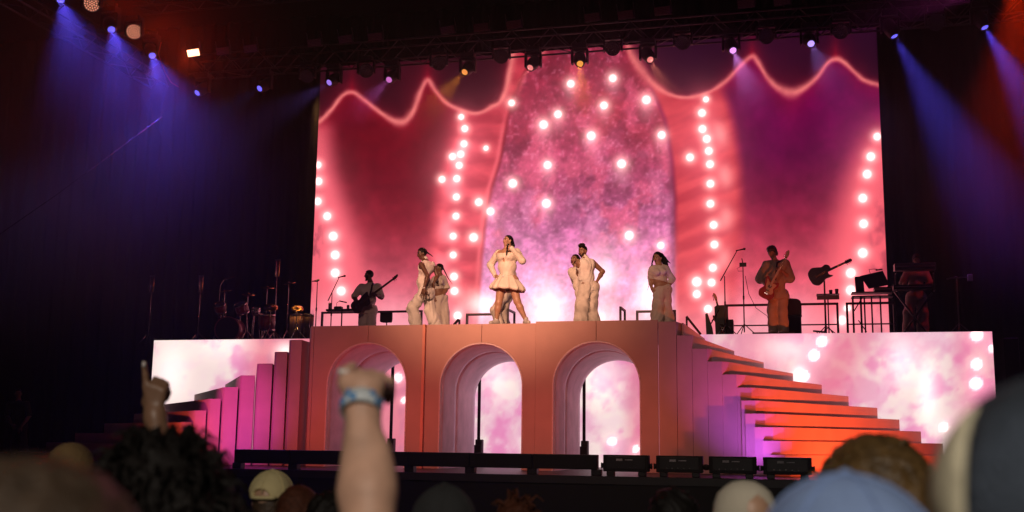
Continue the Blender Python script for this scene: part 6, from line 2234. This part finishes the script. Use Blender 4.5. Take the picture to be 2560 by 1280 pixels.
def cap_hat(k, m, rad=0.105, front=None, opening=False, brim=True, up=0.0, m2=None, brim_m=None, tilt=0.0, split=0.0):
    """baseball cap: dome, brim at the front, opening with strap at the back"""
    hd, r, f, u = k['hd'], k['r'], k['f'], k['u']
    uu = nrm(u + f * tilt)
    ff = nrm(np.cross(uu, r))
    c0 = hd + uu * (0.035 + up) - ff * 0.01
    A = (r, ff, uu)
    D = Body()
    D.ell(c0, A, (rad * 0.90, rad * 1.06, rad * 1.0), 0.02)
    D.cut(c0 - uu * 0.012, -uu)
    if m2 is not None:
        D.cut(c0 + ff * (rad * split - 0.0015), ff)
    if opening:
        D.sub(c0 - ff * rad * 1.05 - uu * 0.005 - r * 0.012, A, (0.042, 0.05, 0.030), 0.004)
    hat = skin('cap', D, 0.007, m, k['o'], k['base'])
    if m2 is not None:
        D2 = Body()
        D2.ell(c0, A, (rad * 0.915, rad * 1.075, rad * 1.015), 0.02)
        D2.cut(c0 - uu * 0.014, -uu)
        D2.cut(c0 + ff * (rad * split), -ff)
        skin('front_panel', D2, 0.007, m2, hat, np.zeros(3))
        hat.children[0].location = Vector(-k['base'])
    mb = MB(k['base'])
    mb.lathe([(0, 0), (0.0, 0.010), (0.006, 0.008), (0.009, 0)], c0 + uu * (rad * 0.995), c0 + uu * 2, 10)
    mb.build('button', brim_m or m, k['o'])
    if brim:
        out = [(rad * 0.86 * math.cos(a), rad * 0.55 * math.sin(a) * 1.9) for a in np.linspace(0, math.pi, 13)]
        MB(k['base']).plate(out, c0 - uu * 0.010 + ff * rad * 0.52, r, ff, uu, -0.004, 0.004, 0.002).build('brim', brim_m or m, k['o'])
    if opening:
        st = MB(k['base'])
        pts = []
        for a in np.linspace(-0.62, 0.62, 9):
            pts.append(c0 + r * rad * 0.92 * math.sin(a) - ff * rad * 1.07 * math.cos(a) - uu * 0.010)
        st.tube(pts, 0.008, 6)
        st.build('strap', m, k['o'])
    for i in range(6):
        a = math.pi / 6 + i * math.pi / 3
        pts = []
        for t in np.linspace(0.05, 1.45, 8):
            if m2 is not None and False:
                break
            pts.append(c0 + (r * math.cos(a) * rad * 0.915 + ff * math.sin(a) * rad * 1.075) * math.sin(t) + uu * rad * 1.012 * math.cos(t))
        MB(k['base']).tube(pts, 0.0022, 5, caps=False).build('seam', brim_m or m, k['o'])
    return hat


def bucket_hat(k, m, rad=0.10, brim=0.07, droop=0.05, h=0.10):
    hd, r, f, u = k['hd'], k['r'], k['f'], k['u']
    b = hd + u * 0.02 - f * 0.01
    MB(k['base']).lathe([(h + 0.012, 0.0), (h + 0.008, rad * 0.35), (h * 0.94, rad * 0.62), (h * 0.74, rad * 0.84), (h * 0.45, rad * 0.97), (0.0, rad * 1.04), (-droop * 0.5, rad * 1.04 + brim * 0.55), (-droop, rad * 1.04 + brim), (-droop - 0.006, rad * 1.04 + brim), (-droop * 0.5 - 0.006, rad * 1.04 + brim * 0.55), (-0.008, rad * 1.0)], b, Vector(b) + Vector(u), 36).build('hat', m, k['o'])
    for hh_ in (0.35, 0.8):
        z_ = -droop * hh_
        rr_ = rad * 1.04 + brim * hh_
        pts = [Vector(b) + Vector(u) * (z_ + 0.002) + (Vector(r) * math.cos(a) + Vector(f) * math.sin(a)) * rr_ for a in np.linspace(0, 2 * math.pi, 37)]
        MB(k['base']).tube(pts, 0.002, 5, caps=False).build('stitched_seam', m, k['o'])


# left of the picture
k = crowd(92, 1166, 0.98, 'person with light brown hair nearest the camera at the bottom left', 'tan', top=0.135, shirt_i=0)
crowd_hair(k, HAIRL, 0.118, wr=0.005, wf=40, long=0.10)
k = crowd(182, 1104, 4.3, 'person in a round brown straw hat at the lower left', 'brown', top=0.135, shirt_i=3)
bucket_hat(k, CAPO, 0.088, 0.06, 0.05, 0.10)
k = crowd(425, 1092, 2.25, 'person with a big bushy head of black hair below the pointing hand', 'brown', top=0.155, shirt_i=3)
crowd_hair(k, HAIRK, 0.128, wr=0.020, wf=20, long=0.10, strands=700, slen=0.042)

BAND_W = mat('wristband_white', (0.62, 0.68, 0.72), 0.6, var=0.1)
BAND_B = mat('wristband_blue', (0.05, 0.24, 0.55), 0.6, var=0.3, scale=60)
NAIL = mat('fingernail', (0.72, 0.66, 0.64), 0.25)


def wristband(k, W0, E0, rad, wide, n=22, squash=1.0):
    """woven band: white cloth with a row of blue patches standing a hair proud"""
    d = Vector(E0) - Vector(W0)
    d.normalize()
    o_ = k['base']
    c0 = Vector(W0) + d * 0.012
    MB(o_).lathe([(0, rad), (0, rad + 0.003), (wide, rad + 0.004), (wide, rad + 0.001), (0, rad)], c0, c0 + d, 28).build('wristband', BAND_W, k['o'])
    wb = bpy.data.objects[bpy.context.scene.objects[-1].name] if False else k['o'].children[-1]
    u_ = d.orthogonal().normalized()
    v_ = d.cross(u_)
    rg = random.Random(5)
    for i in range(n):
        a = 2 * math.pi * i / n
        if rg.random() < 0.25:
            continue
        dirv = u_ * math.cos(a) + v_ * math.sin(a)
        t = wide * rg.choice((0.28, 0.5, 0.72))
        rot = Matrix((v_ * math.cos(a) - u_ * math.sin(a), d, dirv)).transposed()
        pb = MB(o_).box(c0 + d * t + dirv * (rad + 0.0045), (2 * math.pi * rad / n * rg.uniform(0.7, 1.2), wide * rg.uniform(0.3, 0.6), 0.002), rot)
        pb.build('blue_patch', BAND_B, k['o'])


# the person pointing up: arm with a wristband, index finger out
W1 = np.array(PD(386, 1030, 3.6))
E1 = np.array(PD(412, 1205, 3.55))


def pointing(B, w):
    up = nrm(np.array(PD(384, 960, 3.6)) - w)
    side = nrm(np.array(PD(484, 960, 3.6)) - np.array(PD(384, 960, 3.6)))
    away = np.cross(up, side)
    away = away if away[1] > 0 else -away
    knn = []
    for o_, L in ((-0.024, 0.082), (-0.004, 0.083), (0.014, 0.077), (0.030, 0.068)):
        q = w + up * L + side * o_
        B.cap(w + up * 0.01 + side * o_ * 0.5, q, 0.017, 0.013, 0.012)
        knn.append(q)
    tip = np.array(PD(360, 905, 3.6))
    q = knn[0]
    dq = tip - q
    B.chain([q, q + dq * 0.48, q + dq * 0.78, tip], [0.0115, 0.0098, 0.009, 0.0078], 0.006)
    for i in (1, 2, 3):
        q = knn[i]
        p1 = q + up * 0.018 + away * 0.030
        p2 = q - up * 0.012 + away * 0.045
        B.chain([q, p1, p2, q - up * 0.030 + away * 0.026], [0.0125, 0.012, 0.0115, 0.010], 0.006)
    t0 = w + up * 0.03 - side * 0.030 + away * 0.01
    B.chain([t0, t0 + up * 0.03 + away * 0.03, t0 + up * 0.045 + side * 0.03 + away * 0.045], [0.016, 0.013, 0.010], 0.01)


k = crowd(480, 1240, 3.75, 'person pointing one finger up with a blue and white band on the wrist', 'brown', top=0.125, shirt_i=3, arm=dict(side=-1, e=E1, w=W1, hand=pointing, h=0.0075))
crowd_hair(k, HAIRK, 0.10)
wristband(k, W1 + (E1 - W1) * 0.02, E1, 0.029, 0.020, 18)
tip = np.array(PD(359.6, 911, 3.585))
skin('fingernail', Body().ell(tip, (RT, UP, fw), (0.0065, 0.010, 0.004)), 0.002, NAIL, k['o'], k['base'])

# caps and heads in the middle
k = crowd(684, 1171, 4.7, 'person in a yellow-cream cap with an open strap at the back', 'tan', top=0.142, shirt_i=1, look=(-0.05, 1, 0))
crowd_hair(k, HAIRB, 0.076, wr=0.002)
cap_hat(k, CAPY, 0.098, opening=True)
k = crowd(748, 1209, 4.5, 'person with straight dark auburn hair right of the yellow-cream cap', 'tan', top=0.125, shirt_i=3)
crowd_hair(k, HAIRR, 0.092, long=0.12, wr=0.004)
k = crowd(830, 1226, 4.2, 'person with dark hair half hidden by the big raised arm', 'brown', top=0.125, shirt_i=0)
crowd_hair(k, HAIRK, 0.098)
k = crowd(1112, 1202, 2.9, 'person in a black mesh cap below the middle arch', 'tan', top=0.142, shirt_i=0)
cap_hat(k, CAPK, 0.096, opening=False)
k = crowd(1292, 1242, 4.2, 'person with reddish hair right of the black mesh cap', 'fair', top=0.125, shirt_i=4)
crowd_hair(k, HAIRR, 0.090, wr=0.012, strands=80)
k = crowd(1680, 1217, 3.9, 'person with dark hair left of the beige bucket hat', 'brown', top=0.125, shirt_i=3)
crowd_hair(k, HAIRK, 0.095)
k = crowd(1858, 1196, 3.05, 'person in a beige bucket hat', 'tan', top=0.122, shirt_i=2, look=(-0.5, 0.9, -0.1))
bucket_hat(k, CAPT, 0.085, 0.070, 0.03, 0.085)
k = crowd(2180, 1084, 2.3, 'person with thick brown hair behind the light blue cap', 'tan', top=0.155, shirt_i=0)
crowd_hair(k, HAIRC, 0.128, wr=0.006, wf=34, long=0.06, strands=120, slen=0.018)
k = crowd(2105, 1186, 1.42, 'person in a light blue cap at the lower right', 'tan', top=0.165, shirt_i=1, look=(-0.35, 1, 0))
crowd_hair(k, HAIRB, 0.078, wr=0.002)
cap_hat(k, CAPB, 0.130, opening=False)
k = crowd(2650, 925, 0.93, 'person in a cream and navy mesh cap nearest the camera at the right edge', 'tan', top=0.150, shirt_i=0, look=(-0.92, 0.38, 0))
cap_hat(k, CAPN, 0.112, m2=CAPC, brim_m=CAPN, brim=False, split=0.66)

# the big raised arm in the middle
W2 = np.array(PD(906, 985, 2.06))
E2 = np.array(PD(922, 1342, 1.92))


def bent_hand(B, w):
    X = RT
    aw = nrm(np.array([-0.15, 1.0, 0.12]))
    upv = np.array([0, 0, 1.0])
    B.ell(w + upv * 0.012, (X, aw, upv), (0.036, 0.030, 0.030), 0.02)
    kn = []
    for o_, L, dz in ((-0.030, 0.075, 0.018), (-0.010, 0.082, 0.016), (0.010, 0.080, 0.012), (0.028, 0.070, 0.004)):
        q = w + X * o_ + aw * L + upv * dz
        B.cap(w + X * o_ * 0.9 + upv * 0.020, q, 0.018, 0.0135, 0.008)
        kn.append(q)
    for i, q in enumerate(kn):
        L = (0.04, 0.045, 0.042, 0.034)[i]
        p1 = q + aw * L * 0.8 + upv * 0.012
        p2 = p1 + aw * L * 0.4 - upv * L * 0.55
        p3 = p2 - aw * L * 0.2 - upv * L * 0.5
        B.chain([q, p1, p2, p3], [0.0125, 0.0115, 0.0105, 0.009], 0.006)
    t0 = w - X * 0.028 + upv * 0.022
    B.chain([t0, t0 - X * 0.010 + aw * 0.03 + upv * 0.014, t0 - X * 0.004 + aw * 0.05 + upv * 0.026], [0.018, 0.014, 0.010], 0.01)


k = crowd(1010, 1335, 2.02, 'person raising one bare forearm with a blue and white wristband before the left arch', 'fair', top=0.125, shirt_i=2, arm=dict(side=-1, e=E2, w=W2, hand=bent_hand, fr=0.90, bulge=True, h=0.005))
crowd_hair(k, HAIRB, 0.10)
wristband(k, W2 + (E2 - W2) * 0.01, E2 - np.array([0, 0.10, 0]), 0.034, 0.030, 20)
for i, (px_, py_) in enumerate(((850, 929), (858, 930), (866, 930))):
    q = np.array(PD(px_, py_, 2.06))
    skin('fingernail', Body().ell(q, (RT, UP, fw), (0.0052, 0.0058, 0.004)), 0.002, NAIL, k['o'], k['base'])
